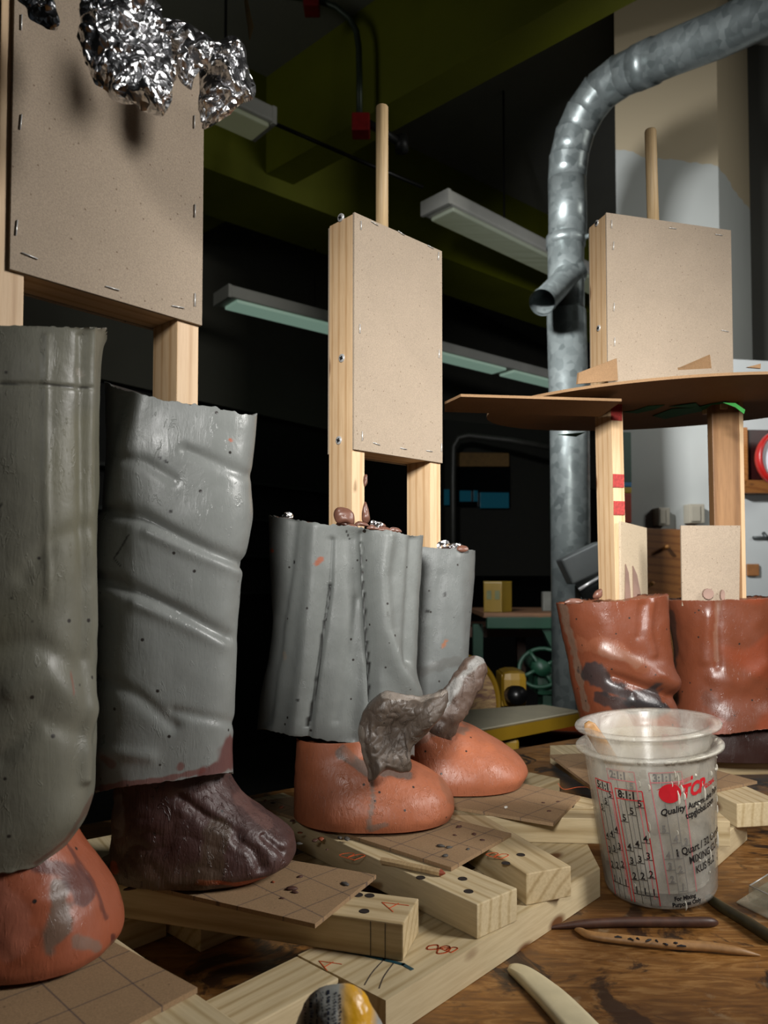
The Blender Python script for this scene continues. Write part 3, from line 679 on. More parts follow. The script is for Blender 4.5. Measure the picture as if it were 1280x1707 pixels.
# writing on the timber --------------------------------------------------
ink = plain('orange_marker', '#c4552a', .6, 0, .1); inkb = plain('blue_marker', '#0f3f49', .6, 0, .1); pencil = plain('pencil_grey', '#4a4038', .7)
def letter(ch, px, py, z, size, ang, mat, name='marker_letter', lab=None, parent=None):
    v, f = textmesh(ch, size); c = Z(px, py, z+.0004); ca, sa = math.cos(ang), math.sin(ang)
    V = [c+Vector((q.x*ca-q.y*sa, q.x*sa+q.y*ca, 0)) for q in v]
    return tag(mk(name, V, f, mat, smooth=False), lab, 'marking')
def stroke(pts, z, wdt, mat, lab, nrm=UP, name='marker_line'):
    P = [Z(*p, z) for p in pts]; mb = MB()
    for a, b in zip(P, P[1:]):
        t = (b-a).normalized(); s_ = Vector((-t.y, t.x, 0))*wdt/2; mb.prism([a-s_-t*wdt*.3, b-s_+t*wdt*.3, b+s_+t*wdt*.3, a+s_-t*wdt*.3], UP*.0003)
    return tag(mb.go(name, mat), lab, 'marking')
def curvepts(pts, n=14):
    R_ = interp([list(p) for p in pts], n); return [tuple(r) for r in R_]
OS = {}
GL = {'A': [[(0, 0), (.45, 1), (.9, 0)], [(.15, .35), (.8, .45)]], 'B': [[(0, 0), (.05, 1), (.6, .95), (.65, .65), (.08, .5), (.75, .45), (.8, .1), (0, 0)]], '8': [[(.4, .5), (.05, .8), (.35, 1), (.7, .8), (.4, .5), (0, .2), (.4, 0), (.85, .2), (.4, .5)]]}
def glyph(ch, px, py, z, size, X, Y, lab, wd=.0007, mat=None):
    c = Z(px, py, z); mb = MB(); X = Vector(X).normalized(); Y = Vector(Y).normalized()
    for pl_ in GL[ch]:
        R = interp([list(q) for q in pl_], 5*len(pl_)) if ch != 'A' else pl_
        P = [c+(X*x+Y*y)*size for x, y in R]
        for a, b in zip(P, P[1:]):
            t = (b-a).normalized(); s_ = Vector((-t.y, t.x, 0))*wd/2; mb.prism([a-s_-t*wd*.3, b-s_+t*wd*.3, b+s_+t*wd*.3, a+s_-t*wd*.3], UP*.0003)
    return tag(mb.go('marker_letter', mat or ink), lab, 'marking')
glyph('A', 655, 1520, Z2, .016, (.75, .65, 0), (-.8, .6, 0), 'orange letter A drawn on the batten end nearest the tube')
glyph('B', 590, 1434, Z2, .016, (.75, .65, 0), (-.8, .6, 0), 'orange letter B drawn on the batten left of the pencil stub')
glyph('B', 835, 1432, Z2, .014, (.75, .65, 0), (-.8, .6, 0), 'orange letter B drawn on the batten behind the middle sheet')
glyph('8', 735, 1592, Z1, .014, (.75, .65, 0), (-.8, .6, 0), 'thick orange figure 8 on the front rail between two batten ends', .0011)
glyph('B', 752, 1588, Z1, .009, (.75, .65, 0), (-.8, .6, 0), 'small orange letter B touching the figure 8 on the front rail', .0009)
glyph('A', 545, 1618, Z1, .013, (.75, .65, 0), (-.8, .6, 0), 'faint orange A on the front rail left of the teal line', .0006)
fm = MB(); A0_ = Z(672, 1541, Z2); A1_ = Z(200, 1475, Z2); au = (A1_-A0_).normalized(); an_ = Vector((au.y, -au.x, 0)); an_ = an_ if an_.y < 0 else -an_
for k_, t_ in enumerate((.012, .022)):
    fm = MB(); b_ = A0_+au*t_+an_*.0002; fm.box(b_-UP*.0232, au*.0005, an_*.0002, UP*.0225); tag(fm.go('pencil_line', pencil), ('right', 'left')[k_]+' upright pencil line on the shaded side of the A batten end', 'marking')
stroke([(557, 1583), (600, 1591), (640, 1600), (672, 1608), (686, 1616)], Z1, .0028, inkb, 'thick teal marker line on the front rail along the A batten')
for i, pts in enumerate((((638, 1602), (620, 1622), (608, 1642)), ((656, 1606), (640, 1628), (632, 1648)))):
    stroke(curvepts(pts, 8), Z1, .0006, pencil, ('left', 'right')[i]+' pencil curve on the front rail below the A batten')
stroke(curvepts([(985, 1325-12), (965, 1312), (940, 1316), (930, 1306)], 12), Z2, .0006, ink, 'red curve on the batten behind the rear orange foot')
# drilled holes as dark sunk discs in the batten tops
hm = plain('hole_dark', '#1d120a', .9); nm_ = 0
for (x, y, lab) in ((597, 1492, 'nearest drilled hole pair on the A batten, front hole'), (616, 1493, 'drilled hole on the A batten right of the front hole'), (607, 1519, 'knot-like drilled hole nearest the A batten front edge'), (701, 1463, 'drilled hole on the B batten left of the pair'), (771, 1465, 'upper drilled hole near the end of the B batten'), (781, 1486, 'lower drilled hole near the end of the B batten'), (843, 1439, 'drilled hole on the batten behind the middle sheet'), (868, 1425, 'second drilled hole on the batten behind the middle sheet')):
    c = Z(x, y, Z2); mb = MB(); mb.lathe([(0, .0002), (.0026, .0002), (.003, .0004), (.0034, .0003), (.0036, 0)], Matrix.Translation(c), 20)
    tag(mb.go('drill_hole', hm), lab, 'hole', 'drilled holes in the battens')

# ================================================================== figures
def screws(panel_like, lst, nrm, r=.0042):
    for c in lst:
        q = Vector((0, 0, 1)).rotation_difference(nrm).to_matrix().to_4x4(); M4 = Matrix.Translation(c) @ q
        mb = MB(); mb.lathe([(0, .0006), (r*.3, .0004), (r*.9, .0012), (r, .0004), (r, -.001), (0, -.001)], M4, 24); so = mb.go('screw', M['steel'], panel_like, smooth=True)
        for an in (.4, .4+math.pi/2):
            mb = MB(); d_ = M4.to_3x3() @ Vector((math.cos(an), math.sin(an), 0)); s_ = nrm.cross(d_)*.0005
            mb.box(M4.translation+nrm*.0008-d_*r*.5-s_, d_*r, s_*2, nrm*.0008); mb.go('screw_slot', M['black'], panel_like)
def staples(panel, P0, nrm, lst, ln=.0085):
    st = M['steel']
    for (x, y, an) in lst:
        c = onplane(x, y, P0, nrm)+nrm*.0006; h = UP.cross(nrm).normalized(); d_ = (h*math.cos(an)+UP*math.sin(an))*ln/2
        mb = MB(); mb.tube([c-d_-nrm*.001, c-d_+nrm*.0003, c+d_+nrm*.0003, c+d_-nrm*.001], .00045, 8); mb.go('staple', st, panel, smooth=True)
def armature(rt, a, b, ztop, zbot, depth, studs, sh, thk=.0028, dowel=None, cross=True, seed=0, botz=None):
    """a,b: ground points of the front face's left and right corner"""
    u = (b-a); w = u.length; u = u.normalized(); n = Vector((u.y, -u.x, 0))
    def pt(s_, q, z): p = a+u*s_-n*q; return Vector((p.x, p.y, z))
    mb = MB()
    mb.box(pt(0, 0, zbot), u*w, n*-thk, UP*(ztop-zbot), .0004)
    fp = mk('front_panel', mb.v, mb.f, M['board'], rt, smooth=False)
    mb = MB(); mb.box(pt(.001, depth+thk, zbot), u*(w-.002), n*thk*.9, UP*(ztop-zbot-.002), .0004); mk('back_panel', mb.v, mb.f, M['board'], rt, smooth=False)
    sl = []
    for (s0, s1, z0) in studs:
        sl.append(bar('stud', pt(s0, thk+.0002, z0), UP*(ztop-.001-z0), u*(s1-s0), -n*(depth-thk-.0004), M['stud'], rt))
    if cross:
        bar('crossbar', pt(studs[0][1]+.0002, thk+.0002, zbot+.001), u*(studs[1][0]-studs[0][1]-.0004), -n*(depth-thk-.0004), UP*.019, M['stud'], rt)
        bar('crossbar', pt(studs[0][1]+.0002, thk+.0002, ztop-.021), u*(studs[1][0]-studs[0][1]-.0004), -n*(depth-thk-.0004), UP*.019, M['stud'], rt)
    return u, n, pt, fp, sl

GREY = lin('#6d706d'); TERRA = lin('#a76345'); PURP = lin('#47302d'); TAUPE = lin('#6b564a')
# ---- middle figure --------------------------------------------------------
a = D(590, 900, .72); b = Vector((.0635, .8085, 0)); a.z = 0
rt = root('sculpture_armature', 'middle clay figure with a plain stapled board, one dowel and two grey trouser legs', 'sculpture', Vector((0, .74, ZH)), 'unfinished clay figures on wooden frames')
zt_ = .630; zb_ = .397; wB = (b-a).length
u, n, pt, fp, sl = armature(rt, a, b, zt_, zb_, .0385, ((.0, .0165, .28), (wB-.0165, wB, .26)), None)
staples(fp, a, n, [(601, 376, 1.57), (624, 373, -.15), (668, 389, -.2), (717, 412, -.1), (730, 427, 1.5), (599, 548, 1.57), (731, 590, 1.5), (603, 727, 1.57), (627, 740, -.15), (672, 748, -.05), (715, 752, 0), (735, 746, 1.57)])
ln_ = -u
P1 = pt(-.0001, 0, 0)
screws(sl[0], [onplane(568, 363, P1, ln_), onplane(570, 597, P1, ln_), onplane(565, 734, P1, ln_)], ln_)
mb = MB(); c = pt(wB*.44, .02, 0); zz = D(644, 178, c.y).z; mb.tube([Vector((c.x, c.y, zt_-.05)), Vector((c.x, c.y, zz-.001)), Vector((c.x, c.y, zz))], [.0066, .0066, .006], 40); do = mb.go('dowel', M['dowel'], rt, smooth=True)
T1f = [([(552, 900), (549, 980), (540, 1050), (530, 1110), (515, 1230)], -.003, 5), ([(528, 880), (522, 980), (512, 1080), (495, 1220)], .006, 16), ([(590, 900), (598, 980), (600, 1050), (590, 1230)], -.0075, 22), ([(607, 890), (610, 960), (616, 1040), (622, 1110), (624, 1230)], -.006, 8),
       ([(642, 895), (634, 960), (640, 1050), (660, 1110), (690, 1160)], .0075, 15), ([(490, 870), (478, 960), (465, 1040), (445, 1200)], -.0042, 10), ([(690, 900), (684, 1000), (676, 1100)], -.004, 9), ([(597, 1000), (580, 1100), (560, 1200)], -.002, 8)]
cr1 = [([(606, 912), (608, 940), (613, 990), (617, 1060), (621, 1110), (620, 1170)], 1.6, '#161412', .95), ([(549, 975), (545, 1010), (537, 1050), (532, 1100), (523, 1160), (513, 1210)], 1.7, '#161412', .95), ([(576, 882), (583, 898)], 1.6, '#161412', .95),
       ([(537, 932), (531, 940)], 3, '#8f4a2c', .8), ([(486, 936), (487, 938)], 3, '#161412', 1), ([(453, 918), (454, 919)], 3, '#b0512e', .9), ([(502, 1165), (503, 1166)], 3, '#161412', 1), ([(640, 1020), (641, 1026)], 2, '#4c4b47', .6), ([(472, 1090), (475, 1096)], 5, '#8b7d6c', .5)]
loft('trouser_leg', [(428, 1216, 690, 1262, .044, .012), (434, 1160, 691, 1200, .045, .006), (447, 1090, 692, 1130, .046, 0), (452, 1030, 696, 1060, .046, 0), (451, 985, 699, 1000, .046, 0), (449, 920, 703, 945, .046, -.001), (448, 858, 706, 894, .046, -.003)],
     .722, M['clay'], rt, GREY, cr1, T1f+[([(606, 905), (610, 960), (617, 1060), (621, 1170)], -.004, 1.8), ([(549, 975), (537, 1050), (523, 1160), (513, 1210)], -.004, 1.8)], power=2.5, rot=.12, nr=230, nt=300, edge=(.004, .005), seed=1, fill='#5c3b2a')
st2 = [([(740, 990), (741, 993)], 4, '#161412', .9), ([(712, 1018), (713, 1020)], 3, '#161412', .9), ([(743, 1068), (738, 1078)], 3, '#8f5a3c', .8), ([(700, 1120), (760, 1100)], 10, '#4e4a45', .4)]
loft('trouser_leg', [(640, 1160, 779, 1160, .04, .006), (640, 1080, 781, 1080, .04, 0), (640, 1000, 786, 1000, .04, 0), (640, 918, 791, 920, .04, .003)], .835, M['clay'], rt, lin('#646765'), st2,
     [([(760, 930), (770, 1100)], .002, 10), ([(735, 960), (720, 1100)], -.0015, 9)], power=2.3, nr=110, nt=130, edge=(0, .004), seed=2, fill='#5c3b2a')
fs = [([(617, 1285), (622, 1330), (615, 1380)], 4.5, '#7b6a5e', .75), ([(575, 1255), (600, 1275), (614, 1288)], 13, '#6e645c', .85), ([(620, 1285), (680, 1292)], 9, '#6e645c', .8), ([(735, 1300), (752, 1335)], 9, '#8a5c44', .6), ([(618, 1382), (640, 1374)], 6, '#77675c', .7), ([(30, .28), ], None, '#c0714c', .4)]
loft('foot', [(491, 1352, 752, 1352, .062, 0), (491, 1338, 757, 1338, .063, 0), (491, 1318, 752, 1318, .060, 0), (491, 1300, 738, 1300, .055, 0), (492, 1286, 718, 1286, .05, 0), (492, 1274, 692, 1274, .046, 0), (493, 1262, 660, 1262, .042, 0), (494, 1248, 630, 1248, .038, 0), (495, 1225, 620, 1225, .036, 0)],
     .712, M['clayfoot'], rt, TERRA, fs, [([(700, 1290), (740, 1330)], .001, 12)], power=2.35, nr=110, nt=200, lump=(.0009, 30), seed=3)
fs2 = [([(700, 1215), (770, 1218)], 12, '#7a6152', .8), ([(690, 1240), (720, 1222)], 9, '#7a6152', .6), ([(30, .3)], None, '#c0714c', .4)]
loft('foot', [(655, 1297, 868, 1297, .07, 0), (655, 1280, 878, 1280, .07, 0), (656, 1262, 868, 1262, .066, 0), (657, 1245, 848, 1245, .06, 0), (658, 1230, 824, 1230, .053, 0), (660, 1215, 796, 1215, .047, 0), (663, 1203, 768, 1203, .043, 0), (665, 1188, 750, 1188, .04, 0), (665, 1150, 745, 1150, .036, 0)],
     .832, M['clayfoot'], rt, TERRA, fs2, [], power=2.3, nr=100, nt=160, lump=(.0009, 30), seed=4)
fl = [([(600, 1215), (606, 1255), (613, 1290)], 8, '#857b70', .8), ([(640, 1156), (700, 1162), (744, 1152)], 5, '#8d8379', .7), ([(640, 1262), (680, 1262)], 10, '#7a6f66', .5)]
inflate('boot_tongue', [(597, 1216), (603, 1192), (620, 1166), (644, 1152), (670, 1156), (696, 1161), (720, 1156), (741, 1148), (748, 1160), (741, 1184), (724, 1208), (698, 1234), (684, 1252), (686, 1280), (668, 1288), (640, 1284), (616, 1304), (611, 1278), (602, 1248)],
        .648, .017, M['clayrough'], rt, K=60, nz=(.010, 38), nz2=(.0011, 150), base=lin('#51463d'), stains=fl, seed=5, sub=6, cup=.35, flatp=.5)
mb_pts = [(733, 1226, .765), (744, 1199, .765), (760, 1170, .765), (775, 1142, .77), (789, 1119, .775), (800, 1103, .78), (805, 1098, .782)]
rr = [.012, .013, .0135, .0145, .0125, .0085, .003]
R = [list(D(*p))+[q] for p, q in zip(mb_pts, rr)]; R = interp(R, 70); V = []; cols = []; nn = 64
for i, row in enumerate(R):
    p = Vector(row[:3]); t = (Vector(R[min(i+1, 69)][:3])-Vector(R[max(i-1, 0)][:3])).normalized(); s_ = t.cross(Vector((0, -1, 0))).normalized(); w_ = s_.cross(t)
    for j in range(nn):
        th = 2*math.pi*j/nn; q = p+s_*row[3]*1.15*math.cos(th)+w_*row[3]*.8*math.sin(th)
        q += (q-p).normalized()*(.0035*noise.noise(q*70)+.001*noise.noise(q*220)); V.append(q); cols.append(paint(q, PR(q), lin('#544339'), [([(700, 1205), (735, 1180), (770, 1128), (800, 1100)], 11, '#8d8c88', .8)], 6))
fc = [(i*nn+j, i*nn+(j+1) % nn, (i+1)*nn+(j+1) % nn, (i+1)*nn+j) for i in range(69) for j in range(nn)]+[tuple(range(nn)), tuple(69*nn+j for j in range(nn))]
mk('boot_tongue', V, fc, M['clayrough'], rt, cols=cols)
# ---- left figure -------------------------------------------------------------
rt = root('sculpture_armature', 'left and nearest clay figure, tall grey trousers below a board hung with crumpled foil', 'sculpture', Vector((-.2, .5, ZH)), 'unfinished clay figures on wooden frames')
a = D(8, 900, .452); a.z = 0; b = D(334, 900, .556); b.z = 0; wL = (b-a).length
ztl = D(335, 85, .556).z; u, n, pt, fp, sl = armature(rt, a, b, ztl, .4625, .036, ((-.0165+.010, .010, .33), (wL-.0195, wL-.001, .33)), None)
staples(fp, a, n, [(35, 38, 1.57), (34, 204, 1.5), (27, 380, 1.5), (49, 427, -.1), (187, 481, 0), (296, 512, .1), (324, 500, 1.57), (324, 352, 1.57), (323, 204, 1.57)], .0095)
foils = []
inflate('foil_wad', [(140, -30), (136, 20), (133, 50), (136, 90), (150, 118), (170, 146), (196, 166), (230, 178), (252, 186), (268, 187), (280, 165), (291, 128), (288, 95), (275, 50), (262, 10), (250, -30), (200, -60)], .43, .011, M['foil'], rt, K=40, nz=(.008, 35), nz2=(.0033, 120), smooth=False, seed=7, sub=4)
inflate('foil_wad', [(262, 40), (300, 38), (335, 55), (352, 70), (347, 98), (330, 115), (318, 142), (306, 143), (296, 128), (284, 90)], .47, .009, M['foil'], rt, K=26, nz=(.007, 35), nz2=(.0034, 90), smooth=False, seed=8, sub=3)
inflate('foil_wad', [(340, 88), (362, 68), (400, 66), (412, 110), (423, 158), (398, 172), (376, 188), (340, 207), (337, 150)], .50, .011, M['foil'], rt, K=24, nz=(.008, 30), nz2=(.0042, 70), smooth=False, seed=9, sub=3)
inflate('foil_wad', [(28, -10), (44, 14), (62, 36), (80, 44), (98, 48), (94, 22), (84, -4), (60, -30)], .43, .005, M['foil'], rt, K=20, nz=(.004, 40), nz2=(.0026, 110), smooth=False, seed=10, sub=3)
# far trouser leg with its big slanting creases
lf = [([(175, 850), (235, 862), (300, 896), (350, 920), (408, 942)], -.0042, 11), ([(250, 885), (320, 918), (395, 950)], .0022, 12), ([(165, 960), (225, 985), (300, 1020), (380, 1062)], -.0038, 11), ([(230, 1005), (300, 1036), (370, 1072)], .002, 12),
      ([(310, 750), (360, 770), (412, 792)], -.0022, 10), ([(185, 760), (240, 770), (290, 800)], -.0015, 10), ([(170, 1130), (230, 1160), (290, 1210)], -.002, 12), ([(290, 1185), (390, 1205)], -.0016, 9), ([(168, 1250), (250, 1262)], .0015, 12), ([(238, 660), (205, 760), (178, 870), (168, 980)], .0035, 22), ([(196, 660), (180, 740), (165, 830)], -.003, 16)]
ls = [([(392, 1240), (372, 1278), (345, 1290)], 20, '#5d2f2c', .85), ([(160, 1316), (200, 1310), (270, 1300), (340, 1284)], 7, '#6b3a34', .75), ([(175, 1262), (186, 1272)], 8, '#6b3a34', .6), ([(300, 1280), (302, 1276)], 8, '#6b3a34', .7), ([(384, 733), (385, 735)], 3, '#a5553a', .9),
      ([(215, 892), (194, 930), (203, 945)], 1.5, '#161412', .9), ([(284, 852), (285, 853)], 2.5, '#161412', 1), ([(267, 762), (268, 763)], 2.5, '#161412', 1), ([(276, 768), (277, 770)], 2.5, '#161412', 1), ([(160, 1030), (172, 1046)], 1.8, '#161412', .9), ([(308, 663), (318, 674)], 1.8, '#161412', .9), ([(240, 645), (260, 652)], 5, '#4a3c36', .6)]
loft('trouser_leg', [(158, 1322, 391, 1290, .045, .012), (157, 1260, 392, 1230, .045, .006), (157, 1160, 396, 1130, .045, 0), (158, 1050, 400, 1030, .045, 0), (160, 960, 407, 950, .045, 0), (165, 880, 421, 868, .046, 0), (167, 800, 421, 810, .046, 0), (170, 720, 427, 740, .045, -.004), (172, 634, 431, 690, .044, -.012)],
     .56, M['claygloss'], rt, lin('#7b7e7b'), ls, lf, power=2.9, rot=.35, nr=240, nt=300, edge=(.003, .004), seed=11, fill='#3f3b38')
# nearest trouser leg
nf = [([(150, 545), (148, 700), (147, 900), (150, 1100), (140, 1300)], .004, 8), ([(134, 560), (136, 700), (135, 900), (138, 1100)], -.0016, 6), ([(0, 640), (80, 642), (146, 648)], -.0012, 3), ([(78, 560), (76, 800), (80, 1000)], .001, 6), ([(40, 960), (90, 900), (140, 880)], -.0014, 16), ([(20, 1150), (80, 1130), (140, 1180)], .0022, 24), ([(0, 1080), (60, 1070), (130, 1110)], -.002, 18), ([(0, 1260), (70, 1200), (150, 1230)], -.0016, 18)]
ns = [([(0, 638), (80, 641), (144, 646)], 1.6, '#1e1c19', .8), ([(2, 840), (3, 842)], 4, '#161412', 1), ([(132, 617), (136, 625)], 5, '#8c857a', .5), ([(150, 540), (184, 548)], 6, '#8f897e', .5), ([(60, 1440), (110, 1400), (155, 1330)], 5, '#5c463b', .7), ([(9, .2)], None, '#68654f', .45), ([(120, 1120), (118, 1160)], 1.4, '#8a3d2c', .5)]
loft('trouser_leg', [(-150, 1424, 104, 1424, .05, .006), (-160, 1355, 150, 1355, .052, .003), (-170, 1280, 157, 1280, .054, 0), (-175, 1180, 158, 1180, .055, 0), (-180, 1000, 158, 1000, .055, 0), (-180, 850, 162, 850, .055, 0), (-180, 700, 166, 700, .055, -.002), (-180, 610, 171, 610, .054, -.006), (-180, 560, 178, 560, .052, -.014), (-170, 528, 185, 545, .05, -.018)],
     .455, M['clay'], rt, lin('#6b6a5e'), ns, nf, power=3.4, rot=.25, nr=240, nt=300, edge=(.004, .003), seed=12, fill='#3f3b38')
ps = [([(7, .1)], None, '#5f4a3c', .8), ([(330, 1470), (400, 1474), (452, 1462)], 5.0, '#a84c28', .95), ([(187, 1440), (192, 1452)], 5, '#a84c28', .8), ([(202, 1330), (200, 1390)], 9, '#8f8d8a', .6), ([(360, 1390), (350, 1440), (340, 1460)], 30, '#4b3d2d', .6), ([(400, 1330), (440, 1370)], 14, '#6b4b44', .6), ([(14, .25)], None, '#7a5a4c', .5)]
loft('foot', [(189, 1446, 455, 1446, .042, 0), (188, 1432, 484, 1432, .044, 0), (188, 1414, 491, 1414, .043, 0), (190, 1394, 487, 1394, .041, 0), (192, 1376, 468, 1376, .04, 0), (194, 1356, 438, 1356, .039, 0), (197, 1336, 410, 1336, .038, 0), (199, 1314, 390, 1314, .036, 0), (202, 1290, 376, 1290, .035, 0), (205, 1262, 368, 1262, .034, 0)],
     .576, M['clayrough'], rt, PURP, ps, [([(300, 1330), (340, 1360), (400, 1390)], -.003, 9), ([(395, 1400), (425, 1420), (435, 1445)], -.004, 9), ([(440, 1395), (470, 1420)], -.003, 6)], power=2.3, nr=130, nt=220, lump=(.0018, 30), hard=.0018, seed=13)
os_ = [([(90, 1480), (95, 1530), (80, 1580)], 22, '#57564c', .75), ([(130, 1570), (165, 1580)], 12, '#6b675d', .6), ([(60, 1440), (110, 1450), (140, 1490)], 20, '#4a2a28', .8), ([(110, 1405), (150, 1470), (178, 1530)], 5, '#4a2a28', .7), ([(190, 1560), (188, 1585)], 5, '#4a2a28', .8), ([(0, 1500), (30, 1560)], 38, '#a56a58', .5), ([(24, .35)], None, '#7a4a3c', .5)]
loft('foot', [(-120, 1574, 186, 1574, .046, 0), (-122, 1558, 195, 1558, .047, 0), (-120, 1530, 192, 1530, .046, 0), (-115, 1500, 181, 1500, .044, 0), (-105, 1470, 165, 1470, .042, 0), (-90, 1440, 148, 1440, .038, 0), (-70, 1405, 125, 1405, .034, 0), (-50, 1365, 105, 1365, .03, 0)],
     .457, M['claygloss'], rt, lin('#96533a'), os_, [([(150, 1480), (60, 1500)], .002, 20)], power=2.4, nr=120, nt=200, lump=(.0015, 35), seed=14)
# ---- right figure -------------------------------------------------------------
rt = root('sculpture_armature', 'right clay figure with a wide cardboard hat brim and two terracotta boots', 'sculpture', Vector((.32, .93, ZH)), 'unfinished clay figures on wooden frames')
a = D(1013, 600, .90); a.z = 0; ur = Vector((.965, .262, 0)).normalized(); Pn = Vector((ur.y, -ur.x, 0)); b = onplane(1222, 600, a, Pn); b.z = 0; wR = (b-a).length
ztr = D(1013, 354, .9).z; zbr = D(1013, 640, .9).z
u, n, pt, fp, sl = armature(rt, a, b, ztr, zbr, .040, ((.0, .0165, zbr-.02), (wR-.0165, wR, zbr-.02)), None, cross=True)
P1 = pt(-.0001, 0, 0)
staples(fp, a, n, [(1019, 374, 1.57), (1022, 410, 1.5), (1121, 381, 0), (1198, 392, 0), (1023, 512, 1.5), (1024, 570, 1.57), (1208, 552, -.1)], .010)
screws(sl[0], [onplane(995, 372, P1, -u), onplane(998, 547, P1, -u)], -u, .0038)
c = pt(wR*.42, .02, 0); zz = D(1101, 217, c.y).z; mb = MB(); mb.tube([Vector((c.x+.004, c.y, ztr-.03)), Vector((c.x+.0015, c.y, zz-.002)), Vector((c.x+.0015, c.y, zz))], [.0072, .0072, .0065], 40); mb.go('dowel', M['dowel'], rt, smooth=True)
# brim
zb = .479
bc = Vector((.376, .955, 0)); mb = MB(); pts = []
for k in range(72):
    th = 2*math.pi*k/72; p = Vector((bc.x+.245*math.cos(th), bc.y+.150*math.sin(th)+.01*math.cos(th), 0)); p.z = zb+.022*(p.x-.14)/.4-.02*(p.y-.8)*0; pts.append(p)
mb.prism(pts, (0, 0, .0032)); br = mb.go('hat_brim', M['card'], rt)
mb = MB(); P = [D(741, 683, .80), D(741, 668, .78), D(770, 656, .765)]
zs = zb-.002
Q = [Z(741, 682, zs), Z(741, 669, zs), Z(768, 656, zs), Z(1036, 664, zs), Z(1000, 690, zs)]
mb.prism([p-UP*.0035 for p in Q], UP*.003); mb.go('brim_strip', M['card'], rt)
def cardq(name, pts, d, mat='card', th=.003, lab=None):
    P = [D(*p, d) if len(p) == 2 else D(*p) for p in pts]; e = (P[1]-P[0]).cross(P[2]-P[0]).normalized(); e = e if e.y > 0 else -e
    m_ = MB(); m_.prism(P, e*th); o = m_.go(name, M[mat], rt)
    if lab: o['label'] = lab
    return o
cardq('card_tab', [(963, 640, .84), (965, 621, .84), (1028, 597, .86), (1030, 634, .86)], .85)
cardq('card_tab', [(1130, 617, .86), (1135, 616, .86), (1184, 595, .83), (1186, 614, .83)], .85)
cardq('card_tab', [(1245, 612, .85), (1268, 606, .85), (1268, 614, .85)], .85)
# lower studs: reach from brim down into the boots
def stud_px(x0, y0, x1, y1, wpx, dep, yd, mat='stud'):
    A0 = D(x1, y1, yd); B0 = D(x0, y0, yd); ax = B0-A0; wv_ = Vector((wpx*yd/F, wpx*yd/F*.25, 0)); dv = Vector((-.25, .97, 0)).normalized()*dep
    return bar('stud', A0, ax, wv_, dv, M[mat], rt)
s1 = bar('stud', Vector((D(1027, 1010, .92).x, .92, .235)), Vector((D(1018, 668, .92).x-D(1027, 1010, .92).x, 0, D(1018, 668, .92).z-.235)), Vector((.0155, .0045, 0)), Vector((-.011, .034, 0)), M['stud'], rt)
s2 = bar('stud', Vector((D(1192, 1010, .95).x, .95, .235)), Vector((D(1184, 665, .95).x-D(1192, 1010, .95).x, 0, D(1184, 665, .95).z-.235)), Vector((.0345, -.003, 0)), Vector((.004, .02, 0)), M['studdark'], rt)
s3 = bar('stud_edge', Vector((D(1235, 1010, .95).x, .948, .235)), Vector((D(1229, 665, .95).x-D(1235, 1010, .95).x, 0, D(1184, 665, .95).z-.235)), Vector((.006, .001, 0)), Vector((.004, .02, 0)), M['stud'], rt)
redm = plain('red_paint', '#9c2f2a', .7, 0, .4, 300)
for y0, y1 in ((672, 700), (790, 812), (835, 858)):
    x = 1018+(y0-668)/342*9; p = D(x, y1, .918); t_ = D(x, y0, .918)-p; m_ = MB(); m_.box(p+Vector((.0004, -.0009+.002, 0)), t_, Vector((.0150, .0043, 0)), Vector((0, -.0009, 0))); m_.go('red_patch', redm, rt)
cardq('shin_card', [(1036, 1010, .915), (1035, 869, .915), (1078, 880, .97), (1080, 1010, .97)], .9, 'cardlight', lab='pale card with mauve clay smears')
cardq('shin_card', [(1137, 1010), (1135, 876), (1234, 876), (1232, 1010)], .925, 'board', lab='grey card with small black marks')
mauve = plain('mauve_clay', '#8e7468', .5)
for pts in (((1042, 1000), (1043, 940), (1048, 955), (1052, 1000)), ((1056, 1000), (1055, 943), (1062, 958), (1070, 1000))):
    P = [D(x, y, .915+(x-1036)*.055/43-.0035) for x, y in pts]; m_ = MB(); m_.prism(P, (0, .002, 0)); m_.go('clay_smear', mauve, rt)
for (x, y) in ((1181, 990), (1205, 992)):
    P = [D(x+9*math.cos(t)*(1 if x < 1190 else .4), y+9*math.sin(t), .92) for t in [k*.524 for k in range(12)]]; m_ = MB(); m_.prism(P, (0, .004, 0)); m_.go('clay_smear', mauve, rt)
# green tape under the brim
gt = plain('green_tape', '#17633a', .75, 0, .2, 40)
def under(name, pts, off=.001):
    P = []
    for x, y in pts:
        r_ = Vector(ray(x, y)); # brim underside: z = zb + .055*(x-.14)
        k = .022/.4; t_ = (zb-k*.14-CZ)/(r_.z-k*r_.x); P.append(Vector((0, 0, CZ))+r_*t_-UP*off)
    m_ = MB(); m_.prism(P, (0, 0, .0006)); return m_.go(name, gt, rt)
under('tape', [(1056, 684), (1080, 676), (1108, 674), (1090, 682), (1062, 688), (1038, 686)])
under('tape', [(1088, 692), (1108, 697), (1140, 690), (1180, 682), (1205, 682), (1226, 674), (1210, 668), (1184, 672), (1160, 678), (1120, 680)], .0014)
under('tape', [(1115, 676), (1160, 670), (1168, 678), (1140, 677)], .0018)
under('tape', [(930, 724), (975, 720), (960, 727)], .001)
m_ = MB(); q0_ = [D(1205, 671, .86), D(1226, 672, .86), D(1242, 683, .86), D(1240, 690, .86), D(1226, 679, .86)]; m_.prism(q0_, (0, .001, 0)); m_.go('tape', plain('green_tape_lit', '#2f7a35', .35, 0, .2, 40), rt)
